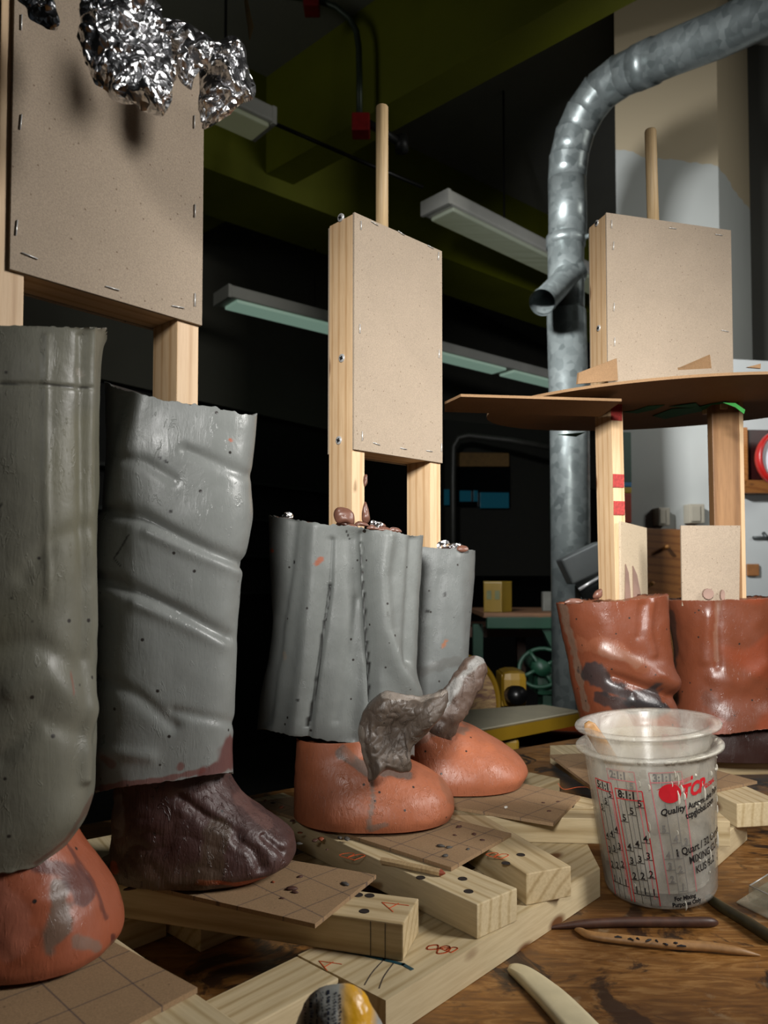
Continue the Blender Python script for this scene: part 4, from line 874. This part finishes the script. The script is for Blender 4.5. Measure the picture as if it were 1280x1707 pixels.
# boots
bs = [([(938, 1010), (950, 1060), (962, 1110), (975, 1180)], 7, '#6d5a4b', .75), ([(985, 1120), (1010, 1140), (1050, 1160), (1095, 1166)], 20, '#2b2a2b', .9), ([(1000, 1165), (1060, 1178), (1100, 1180)], 17, '#262526', .85), ([(970, 1075), (1030, 1080), (1070, 1110)], 14, '#7c4a34', .6), ([(1010, 1085), (1060, 1100)], 12, '#7a5a4a', .5), ([(16, .25)], None, '#8f4326', .6)]
bf = [([(1100, 1120), (1060, 1105), (1000, 1085)], .003, 12), ([(1122, 1138), (1095, 1128)], .006, 14), ([(1118, 1160), (1080, 1148), (1020, 1128)], -.006, 9), ([(1085, 1005), (1080, 1050), (1090, 1090)], .0025, 7), ([(1070, 1010), (1066, 1060)], -.002, 7), ([(1060, 1170), (1115, 1185)], .003, 10)]
loft('boot_shaft', [(985, 1264, 1138, 1264, .055, 0), (978, 1230, 1131, 1230, .055, 0), (969, 1195, 1124, 1195, .055, 0), (961, 1160, 1117, 1160, .055, 0), (955, 1130, 1122, 1136, .055, 0), (948, 1090, 1114, 1092, .055, 0), (938, 1045, 1109, 1040, .055, 0), (930, 1006, 1107, 990, .054, 0)],
     .905, M['claygloss'], rt, lin('#6c3a26'), bs, bf, power=2.5, rot=.25, nr=170, nt=210, lump=(.001, 28), edge=(0, .004), seed=15, fill='#7c4a34')
bs2 = [([(1197, 1000), (1192, 1060), (1194, 1100)], 5, '#7b5644', .7), ([(1118, 1020), (1124, 1100), (1126, 1170)], 7, '#3a2a25', .8), ([(1180, 1170), (1220, 1190)], 14, '#5c3628', .6), ([(16, .25)], None, '#8a4026', .6)]
bf2 = [([(1196, 1005), (1193, 1060), (1196, 1110)], -.0025, 7), ([(1190, 1130), (1240, 1140), (1275, 1110)], .003, 14), ([(1180, 1030), (1176, 1100)], .002, 10)]
loft('boot_shaft', [(1118, 1222, 1305, 1200, .06, .006), (1124, 1190, 1298, 1180, .058, .003), (1128, 1150, 1283, 1150, .054, 0), (1129, 1100, 1276, 1100, .052, 0), (1124, 1050, 1280, 1050, .054, 0), (1112, 1000, 1290, 994, .056, 0)],
     .955, M['claygloss'], rt, lin('#6c3a26'), bs2, bf2, power=2.3, nr=170, nt=210, lump=(.001, 28), edge=(.004, .003), seed=16, fill='#7c4a34')
loft('foot', [(1110, 1256, 1345, 1256, .052, 0), (1108, 1240, 1350, 1240, .052, 0), (1112, 1220, 1335, 1220, .05, 0), (1122, 1200, 1310, 1200, .046, 0), (1130, 1180, 1290, 1180, .042, 0)], .962, M['clay'], rt, lin('#2c1813'), [], [], nr=40, nt=90, seed=17)
# ================================================================== plastic mixing cup
def m_plastic(name, opac, tint='#dcd9d0'):
    s = NT(name); v = s.coord(); tr = s.n('ShaderNodeBsdfTransparent'); tr.inputs[0].default_value = (.93, .93, .92, 1)
    f = s.noise(s.coord((1, 1, .6)), 38, 6, .65, 1.0); zc_ = s.n('ShaderNodeSeparateXYZ'); s.l(v, zc_.inputs[0])

    g = s.ramp(f, [(.38, G(opac*.55)), (.62, G(min(1, opac*1.5)))])
    s.col(s.mix(s.ramp(s.noise(v, 18, 4), [(.35, G(0)), (.7, G(1))]), lin(tint), lin('#c2b9a6'))); s.set(.22, spec=.6)
    s.nor(s.bump(f, .35, .0006))
    mx = s.n('ShaderNodeMixShader'); s.l(g, mx.inputs[0]); s.l(tr.outputs[0], mx.inputs[1]); s.l(s.b.outputs[0], mx.inputs[2]); s.l(mx.outputs[0], s.out.inputs[0]); return s.m
cb = Z(1101, 1489, 0); tilt = math.radians(4.6); H = .130; r0, r1 = .0462, .0545
C4 = Matrix.Translation(cb+Vector((0, 0, .0042))) @ Matrix.Rotation(-tilt, 4, 'Y') @ Matrix.Rotation(math.radians(1.0), 4, 'X')
rt = root('mixing_cup', 'translucent plastic mixing cup with red and black printed scales, crusted with plaster', 'cup', cb)
def rad(z): return r0+(r1-r0)*z/H
mb = MB(); mb.lathe([(0, 0), (r0-.008, .0), (r0-.002, .0025), (r0, .007), (r1, H-.008), (r1+.002, H-.006), (r1+.0065, H-.006), (r1+.0068, H-.004), (r1+.006, H-.003), (r1-.0008, H-.003), (r1-.0018, H-.008), (r0-.0016, .008), (r0-.006, .003), (0, .0025)], C4, 128)
mb.go('cup_wall', m_plastic('cup_plastic', .30), rt, smooth=True)
mb = MB(); i0 = .0115
mb.lathe([(0, i0), (r0-.010, i0), (r0-.0042, i0+.006), (r1-.0044, H-.004), (r1-.0026, H-.001), (r1-.0026, H+.010), (r1+.001, H+.0115), (r1+.0058, H+.0115), (r1+.0062, H+.013), (r1+.0056, H+.0142), (r1-.003, H+.0142), (r1-.0044, H+.0125), (r1-.0042, H+.0005), (r1-.006, H-.003), (r0-.0058, i0+.007), (r0-.011, i0+.002), (0, i0+.002)], C4, 128)
mb.go('inner_cup', m_plastic('inner_cup_plastic', .26, '#e0ddd6'), rt, smooth=True)
# plaster residue: irregular skin inside, thicker to the right
V = []; fcs = []; nz_, na = 60, 160; keep = {}
for i in range(nz_):
    z = .013+i/(nz_-1)*(H-.020)
    for j in range(na):
        an = 2*math.pi*j/na; rr_ = rad(z)-.0068; p = Vector((rr_*math.cos(an), rr_*math.sin(an), z)); q = C4 @ p
        lim = .052+.05*max(0, math.cos(an+.5))+.04*noise.noise(Vector((math.cos(an)*2, math.sin(an)*2, 3)))+.022*noise.noise(q*60)
        V.append(C4 @ Vector(((rr_-.0008*abs(noise.noise(q*150)))*math.cos(an), (rr_-.0008*abs(noise.noise(q*150)))*math.sin(an), z))); keep[i*na+j] = z < lim or noise.noise(q*75+Vector((4, 0, 0))) > .42
for i in range(nz_-1):
    for j in range(na):
        q = (i*na+j, i*na+(j+1) % na, (i+1)*na+(j+1) % na, (i+1)*na+j)
        if sum(keep[k] for k in q) >= 3: fcs.append(q)
pl = NT('dried_plaster'); pl.col(pl.ramp(pl.noise(pl.coord(), 30, 4), [(.3, lin('#9c9686')), (.7, lin('#c4bfb3'))])); pl.set(.6); pl.nor(pl.bump(pl.noise(pl.coord(), 120, 4), .7, .001))
mk('plaster_residue', V, fcs, pl.m, rt)
# runs and blobs outside
mb = MB(); random.seed(21)
for k in range(34):
    an = -math.pi/2+random.gauss(.35, .45); z = H-.012-abs(random.gauss(0, .045)); z = max(.01, z); ln_ = random.uniform(.003, .014) if random.random() < .5 else .002
    rr_ = random.uniform(.0004, .0011); P = [C4 @ Vector(((rad(z-t*ln_)+.0003)*math.cos(an+.02*math.sin(t*3)), (rad(z-t*ln_)+.0003)*math.sin(an+.02*math.sin(t*3)), z-t*ln_)) for t in (0, .3, .7, 1)]
    mb.tube(P, [rr_*.3, rr_*.8, rr_, rr_*.3], 8)
for k in range(60):
    an = -math.pi/2+random.gauss(.55, .4); z = H-.0035; mb.tube([C4 @ Vector(((r1+.0035+t*.002)*math.cos(an+t*.03), (r1+.0035+t*.002)*math.sin(an+t*.03), z-.002+t*.001)) for t in (-1, 0, 1)], [.0004, random.uniform(.0008, .0018), .0004], 8)
mb.go('plaster_drips', pl.m, rt, smooth=True)
redp = plain('cup_red_ink', '#b01c26', .35, 0, .1); blkp = plain('cup_black_ink', '#141417', .35, 0, .05); faint = plain('cup_grey_ink', '#6d6a66', .5, 0, .1)
fa = math.atan2(-cb.y, -cb.x)
def cupmap(x, z, off=.0004):  # x: arc metres right of the line facing us
    z = max(.004, z); an = fa+x/r1; r_ = rad(z)+off; return C4 @ Vector((r_*math.cos(an), r_*math.sin(an), z))
PIN = {}
def addp(key, pts, faces): mb_ = PIN.setdefault(key, MB()); mb_.add(pts, faces)
def cline(key, x0, z0, x1, z1, w=.0006, off=.0004):
    n_ = 10; P = []; dx_, dz_ = x1-x0, z1-z0; L_ = math.hypot(dx_, dz_) or 1e-6; ox, oz = -dz_/L_*w/2, dx_/L_*w/2
    for i in range(n_+1):
        t = i/n_; P += [cupmap(x0+dx_*t+ox, z0+dz_*t+oz, off), cupmap(x0+dx_*t-ox, z0+dz_*t-oz, off)]
    addp(key, P, [(2*i, 2*i+1, 2*i+3, 2*i+2) for i in range(n_)])
def ctext(key, body, x, z, size, slope=0, shear=0, bold=.0001, off=.0005, align='LEFT', sq=1):
    v, f = textmesh(body, size, shear, bold, align); c_, s_ = math.cos(slope), math.sin(slope)
    addp(key, [cupmap(x+(q.x*sq*c_-q.y*s_), z+(q.x*sq*s_+q.y*c_), off) for q in v], f)
def scale(key_r, key_b, x, w, ztop, zbot, head, lean, rows, cols=3, size=.0078):
    """a ratio column with a red frame; lean shifts it to the right going down"""
    X = lambda t, z: x+t*w+lean*(ztop-z)
    for t in (0, 1): cline(key_r, X(t, ztop), ztop, X(t, zbot), zbot, .0009)
    cline(key_r, X(0, ztop), ztop, X(1, ztop), ztop, .0009); cline(key_r, X(0, ztop-.008), ztop-.008, X(1, ztop-.008), ztop-.008, .0009)
    ctext(key_b, head, X(.06, ztop)+.001, ztop-.0070, .0088, bold=.0003, sq=.92)
    for k in (1, 2): cline(key_b, X(k/3, ztop-.008), ztop-.008, X(k/3, zbot), zbot, .0005)
    for (c_, z, d_) in rows:
        ctext(key_b, d_, X((c_+.25)/3, z), z+.0008, size, bold=.00015); cline(key_b, X(c_/3+.02, z), z, X((c_+1)/3-.02, z), z, .0006)
pick = [(2, .0865, '5'), (1, .0795, '5'), (0, .073, '5'), (2, .0575, '4'), (1, .0525, '4'), (0, .049, '4'), (2, .0435, '3'), (1, .040, '3'), (0, .0375, '3'), (2, .0285, '2'), (1, .0262, '2'), (0, .025, '2'), (2, .0135, '1'), (1, .0135, '1'), (0, .0135, '1')]
scale('red', 'black', -.030, .0235, .100, .006, '8:1:1', .07, pick)
scale('red', 'black', -.0535, .020, .1035, .006, '5:1:1', .07, [(c_, z+.004, d_) for c_, z, d_ in pick], size=.007)
# frame of the 2:1:1 table printed behind, seen fainter
scale('faint_red', 'grey', -.036, .0245, .1155, .011, '2:1:1', .07, [(2, .1005, '5')])
scale('faint_red', 'grey', .0, .026, .1155, .016, '3:1:1', .09, [(0, .0665, '5'), (1, .058, '4'), (2, .055, '3'), (0, .045, '4'), (1, .045, '3'), (0, .036, '3'), (1, .033, '2'), (0, .025, '2'), (1, .018, '1')])
# word mark: red disc with a cap and italic letters
cx_, cz_ = .0155, .0985; P = []
for k in range(40):
    th = 2*math.pi*k/40; P.append(cupmap(cx_+.0092*math.cos(th), cz_+.0078*math.sin(th), .0006))
addp('red', [cupmap(cx_, cz_, .0006)]+P, [(0, 1+k, 1+(k+1) % 40) for k in range(40)])
P = [cupmap(x, z, .0006) for x, z in ((.0045, .1015), (.0115, .1045), (.020, .107), (.036, .111), (.036, .108), (.022, .1035))]; addp('red', P, [tuple(range(6))])
ctext('red', 'TCP', .0245, .0935, .0145, .14, .35, .0007, .0007, sq=.9); ctext('red', 'GLOBAL', .0475, .0975, .0048, .14, .3, .0002)
ctext('black', 'Quality', .0065, .0805, .0072, .16, .3, .0002); ctext('black', 'Automotive Paint', .0305, .0843, .0070, .16, .1, .0002, sq=.85)
ctext('black', 'tcpglobal.com', .028, .0765, .0074, .20, 0, .0002, sq=.85)
ctext('black', '1', .0165, .0465, .0085, .1, 0, .0003); ctext('black', 'Quart / 32 Ounce', .0225, .0475, .0085, .16, 0, .0002, sq=.85)
ctext('black', 'MIXING CUP', .0292, .0395, .0085, .16, 0, .0002, sq=.85); ctext('black', 'KUS 932', .0355, .0308, .0085, .16, 0, .0002, sq=.85)
ctext('black', 'For Mixing', .0130, .0105, .0048, .06, 0, .0002); ctext('black', 'Purposes Only', .0108, .0055, .0048, .06, 0, .0002)
# rear print seen through the wall near the rim
P = []; 
for k in range(17):
    x_ = .130+k*.0026
    for z in (.108, .121): P.append(cupmap(x_-.012, z, -.0002))
addp('red', P, [(2*k, 2*k+1, 2*k+3, 2*k+2) for k in range(16) if k not in (5, 9)])
scale('red', 'black', .085, .0235, .100, .01, '4:1:1', .07, pick)
mats = {'red': redp, 'black': blkp, 'grey': faint, 'faint_red': plain('cup_faint_red', '#b0686a', .5, 0, .1)}
for k_, mb_ in PIN.items():
    o = mb_.go({'red': 'red_print', 'black': 'black_print', 'grey': 'faded_grey_print', 'faint_red': 'faded_red_print'}[k_], mats[k_], rt)
# stirring stick leaning inside the cup
a = D(978, 1204, .655); b = C4 @ Vector((.020, .012, .016))
mb = MB(); t = (b-a); mb.tube([a-t*.0, a+t*.03, a+t*.15, a+t*.5, b], [.0025, .0055, .0065, .005, .004], 20, flat=((1, 0, 0), .45))
tag(mb.go('stirring_stick', M['toolwood'], smooth=True), 'wooden stirring stick leaning inside the plastic cup', 'stick')

# ================================================================== loose tools
def tool(name, label, pts, rads, mat, flat=None, z=None, cat='tool'):
    P = []
    for (x, y), r_ in zip(pts, rads): P.append(Z(x, y, r_ if z is None else z))
    mb = MB(); R_ = interp([list(p)+[q] for p, q in zip(P, rads)], 40); mb.tube([Vector(r_[:3]) for r_ in R_], [max(.0002, r_[3]) for r_ in R_], 28, flat=flat)
    return tag(mb.go(name, mat, smooth=True), label, cat, 'modelling tools on the table')
tool('modelling_tool', 'dark brown round modelling tool lying just in front of the cup', [(914, 1547), (935, 1544), (975, 1540), (1040, 1537), (1130, 1537), (1180, 1537), (1194, 1538)], [.001, .002, .0032, .0036, .0037, .0037, .002], M['darkwood'])
R_ = tool('modelling_tool', 'light wooden modelling tool with a pointed tip and black scrawl', [(959, 1549), (968, 1552), (985, 1559), (1040, 1566), (1120, 1574), (1180, 1578), (1225, 1584), (1250, 1589), (1268, 1593)], [.0012, .0026, .0032, .0036, .0038, .0036, .003, .0018, .0004], M['toolwood'], flat=((0, 1, 0), .8))
mb = MB(); random.seed(5)
for (x, y, l_, h_) in ((1024, 1553, 18, 2), (1046, 1556, 14, 4), (1060, 1555, 8, 5), (1076, 1559, 13, 4), (1092, 1557, 6, 6), (1105, 1562, 12, 3), (1122, 1561, 10, 2), (1128, 1566, 22, 2)):
    y += 9+(x-1024)*.02; a = Z(x, y, .0070); b = Z(x+l_*.7, y+random.uniform(-3, 3), .0070); mb.tube([a, (a+b)/2+Vector((0, random.uniform(-.001, .001), .0002)), b], [.0004, .0009, .0005], 8)
o = mb.go('scrawl', plain('ink_scrawl', '#14141c', .5), R_); 
tool('modelling_tool', 'dark greenish stained stick running from the cup to the right edge', [(1182, 1497), (1200, 1510), (1240, 1534), (1290, 1566)], [.0035, .0042, .0044, .0046], M['mossy'])
# ivory spatula
P2 = [(845, 1611), (850, 1604), (864, 1603), (884, 1611), (912, 1629), (950, 1658), (1003, 1709), (1040, 1750), (985, 1760), (940, 1714), (900, 1668), (868, 1634)]
V = [Z(x, y, .0042) for x, y in interp([list(p) for p in P2+[P2[0]]], 60)[:-1]]; c = sum(V, Vector())/len(V); mb = MB(); n_ = len(V); rings = []
for s_, z in ((.96, .0012), (1, .0030), (.985, .0042), (.9, .0056), (.6, .0066)): rings += [Vector((c.x+(p.x-c.x)*s_, c.y+(p.y-c.y)*s_, z)) for p in V]
fcs = [tuple(range(n_-1, -1, -1))]+[(i*n_+j, i*n_+(j+1) % n_, (i+1)*n_+(j+1) % n_, (i+1)*n_+j) for i in range(4) for j in range(n_)]+[tuple(4*n_+j for j in range(n_))]
mb.add([p-UP*.001 for p in rings], fcs); tag(mb.go('spatula', M['ivory'], smooth=True), 'ivory coloured flat spatula with a rounded end at the bottom edge', 'tool', 'modelling tools on the table')
# clear clamshell box
cl = m_plastic('clear_plastic', .16, '#8f8c70'); rt = root('plastic_box', 'clear plastic lid lying on the table at the right edge', 'box', Z(1280, 1530, 0))
a = Z(1227, 1494, .006); b = Z(1330, 1545, .006); c = Z(1272, 1466, .006); u1 = b-a; u2 = c-a
mb = MB(); mb.box(a-UP*.0055, u1, u2*1.6, UP*.0012, .0004); mb.go('flange', m_plastic('flange_plastic', .4, '#a5a08a'), rt)
mb = MB(); mb.box(a+u1*.12+u2*.18-UP*.0043, u1*.8, u2*1.2, UP*.014, .002); mb.go('dome', cl, rt)
mb = MB(); mb.tube([a+u1*.14+u2*.2+UP*.009, a+u1*.14+u2*1.3+UP*.009], .0006, 8); mb.tube([a+u1*.14+u2*.2+UP*.009, a+u1*.9+u2*.2+UP*.009], .0006, 8); mb.go('edge', M['steel'], rt, smooth=True)
# crushed tube
rt = root('paint_tube', 'crushed grey and yellow metal tube standing at the bottom edge', 'tube', Z(566, 1760, 0))
s = NT('tube_print'); tc = s.n('ShaderNodeTexCoord'); sx = s.n('ShaderNodeSeparateXYZ'); s.l(tc.outputs['Object'], sx.inputs[0])
st_ = s.ramp(sx.outputs['X'], [(0, lin('#8b8c87')), (.002, lin('#8b8c87')), (.0045, lin('#d19a16')), (.0155, lin('#d19a16')), (.017, lin('#8f8f8c'))])
tn = s.ramp(s.noise(s.coord((1, 1, 1)), 60, 5, .6), [(.55, G(0)), (.63, G(.8))]); s.col(s.mix(tn, st_, lin('#8a8379'))); s.set(.35, .0); s.nor(s.bump(s.noise(s.coord(), 90, 3), .5, .002))
c = Z(564, 1700, .045); c = D(564, 1640, .372); top_ = c.z; V = []; nn = 96; m_ = 60
for i in range(m_):
    t = i/(m_-1); z = .001+(top_-.001)*t; k = 1 if t < .45 else max(.02, math.sqrt(max(0, 1-((t-.45)/.55)**2.4)))
    for j in range(nn):
        th = 2*math.pi*j/nn; p = Vector((c.x+.0232*k*math.cos(th), c.y+.0170*(k**1.3)*math.sin(th), z)); p += Vector((math.cos(th), math.sin(th), 0))*(.0018*noise.noise(p*90)+.0006*noise.noise(p*300))*min(1, k*2); p.z += .002*math.sin(th*2+1)*t*k; V.append(p)
fcs = [(i*nn+j, i*nn+(j+1) % nn, (i+1)*nn+(j+1) % nn, (i+1)*nn+j) for i in range(m_-1) for j in range(nn)]+[tuple(range(nn)), tuple((m_-1)*nn+j for j in range(nn))]
tb = mk('tube_body', V, fcs, s.m, rt)
from mathutils.bvhtree import BVHTree
bt = BVHTree.FromPolygons(V, fcs); random.seed(9); mb = MB()
def ontube(x, y):
    d_ = Vector(ray(x, y)).normalized(); h_ = bt.ray_cast(Vector((0, 0, CZ)), d_); return h_[0]-d_*.0004 if h_[0] else None
for cx0, wd_, hh_ in ((507, 4, 3), (516, 6, 5), (527, 3, 8), (536, 2.5, 3), (546, 5, 6), (557, 4, 2.5), (566, 3, 4)):
    y = 1650+abs(cx0-545)*.35
    while y < 1720:
        l_ = random.uniform(1.5, hh_*1.3); x = cx0+random.uniform(-1, 1); P = [ontube(x, y), ontube(x+wd_*random.uniform(.5, 1), y), ontube(x+wd_*.8, y+l_), ontube(x, y+l_)]
        if all(P): mb.add(P, [(0, 1, 2, 3)])
        y += l_+random.uniform(1.2, 4)
mb.go('label_print', plain('tube_ink', '#232736', .4), rt)
# pencil stub
A_ = Z(636, 1434, Z2+.003); B2_ = Z(742, 1456, Z2+.003); mb = MB(); mb.tube([A_, B2_-(B2_-A_)*.07], .0029, 6); rt = root('pencil_stub', 'short hexagonal pencil stub lying on the B batten', 'pencil', A_-UP*.003)
mb.go('barrel', M['dowel'], rt); mb = MB(); mb.tube([B2_-(B2_-A_)*.07, B2_], [.0028, .0005], 8); mb.go('tip', plain('red_tip', '#8a3a1f'), rt)
# crumbs of clay ------------------------------------------------------------
random.seed(31)
cm = [plain('crumb_brown', '#4a2c22', .6), plain('crumb_terra', '#8a482c', .6), plain('crumb_grey', '#4a4743', .6)]
def crumb(x, y, z, sz, mi, lab, grp, elong=1.5, wx=0):
    c = Z(x, y, z+sz*.28); bm = bmesh.new(); bmesh.ops.create_icosphere(bm, subdivisions=2, radius=sz); an = random.random()*3; sd_ = random.random()*50
    V = []
    for q in bm.verts:
        p = q.co*(1+.5*noise.noise(q.co/sz*1.3+Vector((sd_, 0, 0)))); p = Vector((p.x*elong, p.y, p.z*.45)); p.rotate(Matrix.Rotation(an, 3, 'Z')); V.append(c+p)
    bm.verts.index_update(); f_ = [tuple(v_.index for v_ in f.verts) for f in bm.faces]; bm.free()
    return tag(mk('clay_crumb', V, f_, cm[mi]), lab, 'crumb', grp)
for (x, y, sz, mi) in ((455, 1338, .0018, 0), (470, 1345, .0024, 1), (487, 1368, .0018, 0), (520, 1378, .0016, 1), (545, 1384, .002, 1), (566, 1396, .0018, 2), (578, 1398, .0026, 2), (442, 1334, .0014, 1), (505, 1372, .0014, 0)):
    crumb(x, y, ZH, sz, mi, 'small clay crumb beside the heel of the middle orange foot', 'clay crumbs beside the middle heel')
for (x, y, sz, mi) in ((735, 1410, .0024, 2), (748, 1412, .002, 2), (742, 1426, .0022, 2), (765, 1378, .002, 0), (790, 1390, .0018, 0), (804, 1400, .0014, 0), (780, 1415, .0014, 2), (758, 1392, .0012, 0)):
    crumb(x, y, ZH, sz, mi, 'dark clay crumb on the sheet in front of the middle orange toe', 'clay crumbs before the middle toe')
for (x, y, sz, mi) in ((486, 1481, .0028, 0), (491, 1487, .0018, 0), (500, 1461, .0016, 0), (575, 1473, .0024, 2), (455, 1470, .0012, 1), (470, 1497, .0012, 0)):
    crumb(x, y, ZH, sz, mi, 'dark clay crumb on the sheet beside the brown toe', 'clay crumbs beside the brown toe')
for (x, y, sz, mi) in ((525, 1401, .0022, 0), (535, 1398, .0026, 1), (500, 1388, .0016, 1), (498, 1406, .002, 2), (545, 1416, .001, 0), (420, 1345, .002, 1)):
    crumb(x, y, Z2, sz, mi, 'clay crumb on bare pine left of the middle orange foot', 'clay crumbs on the B batten')
for i, (x, y, sz) in enumerate(((303, 1504, .0030), (311, 1512, .0026), (296, 1500, .0022))):
    crumb(x-90, y-32, ZH, sz, 0, 'dark clay curl hanging at the sheet edge below the brown heel', 'clay curls at the sheet edge', 2.2)
for (x, y, sz) in ((915, 1352, .0014), (905, 1338, .0012), (930, 1336, .0012)): crumb(x, y, ZH, sz, 0, 'tiny clay crumb on the rear ruled sheet', 'clay crumbs on the rear sheet')
c_ = crumb(843, 1345, ZH, .0018, 0, 'white crumb on the rear ruled sheet right of the orange foot', 'white crumb'); c_.data.materials.clear(); c_.data.materials.append(plain('white_crumb', '#c9c5bb'))
del c_['group']; c_.name = 'plaster_crumb'
# shavings and foil scraps on top of the middle legs: parts of nothing, they lie there
br_m = plain('milk_brown_clay', '#664437', .4, 0, .25, 80)
def scrap(name, pts, d, th, mat, lab, cat, sd_, grp=None, fo=False):
    o = inflate(name, pts, d, th, mat, None, K=12, nz=(.003, 60), nz2=(.0016 if fo else .0006, 130), smooth=not fo, seed=sd_, sub=2, base=lin('#664437'))
    return tag(o, lab, cat, grp)
scrap('clay_curl', [(556, 858), (562, 846), (580, 848), (590, 858), (589, 874), (576, 872), (562, 872)], .70, .004, br_m, 'pinkish brown clay curl leaning on the left stud above the grey rim', 'clay', 31)
scrap('clay_curl', [(604, 868), (604, 850), (609, 836), (614, 848), (616, 866), (611, 873)], .705, .003, br_m, 'pointed brown clay drop standing against the left stud', 'clay', 32)
scrap('clay_curl', [(606, 806), (607, 794), (612, 792), (612, 804), (608, 812)], .722, .002, br_m, 'small brown clay drip stuck high on the stud edge', 'clay', 33)
for i, (x, y, d_) in enumerate(((585, 876, .70), (602, 872, .70), (622, 878, .70), (640, 881, .70), (657, 882, .70), (570, 872, .72), (630, 873, .73))):
    scrap('clay_shaving', [(x-11, y+3), (x-4, y-3), (x+8, y-1), (x+13, y+5), (x+2, y+5)], d_, .0025, br_m, 'brown clay shaving in the heap on the middle grey leg', 'clay', 40+i, 'clay shavings on the middle leg')
scrap('foil_scrap', [(618, 876), (622, 868), (636, 871), (637, 878), (626, 881)], .70, .002, M['foil'], 'small foil scrap among the shavings on the middle leg', 'foil', 51, None, True)
scrap('foil_scrap', [(470, 862), (474, 856), (487, 857), (488, 863), (478, 865)], .70, .002, M['foil'], 'tiny foil scrap on the left top corner of the middle grey leg', 'foil', 52, None, True)
scrap('foil_scrap', [(720, 914), (726, 904), (738, 902), (750, 906), (752, 917), (736, 921)], .81, .005, M['foil'], 'crumpled foil scrap on top of the rear grey leg', 'foil', 53, None, True)
scrap('foil_scrap', [(748, 916), (754, 906), (766, 906), (776, 914), (772, 920), (758, 921)], .81, .004, M['foil'], 'second foil scrap on the rear grey leg, nearer its right rim', 'foil', 54, None, True)
scrap('clay_curl', [(760, 916), (766, 909), (778, 911), (781, 917), (770, 921)], .80, .004, br_m, 'brown clay pellet on top of the rear grey leg', 'clay', 55)
scrap('clay_curl', [(988, 996), (992, 986), (1002, 982), (1004, 992), (998, 998)], .885, .004, br_m, 'brown clay lump with foil on the rim of the left red boot', 'clay', 56)
scrap('clay_curl', [(940, 1005), (950, 998), (966, 998), (972, 1004), (954, 1008)], .885, .003, br_m, 'flat clay flake on the left rim of the left red boot', 'clay', 57)
print('verts', sum(len(m.vertices) for m in bpy.data.meshes))
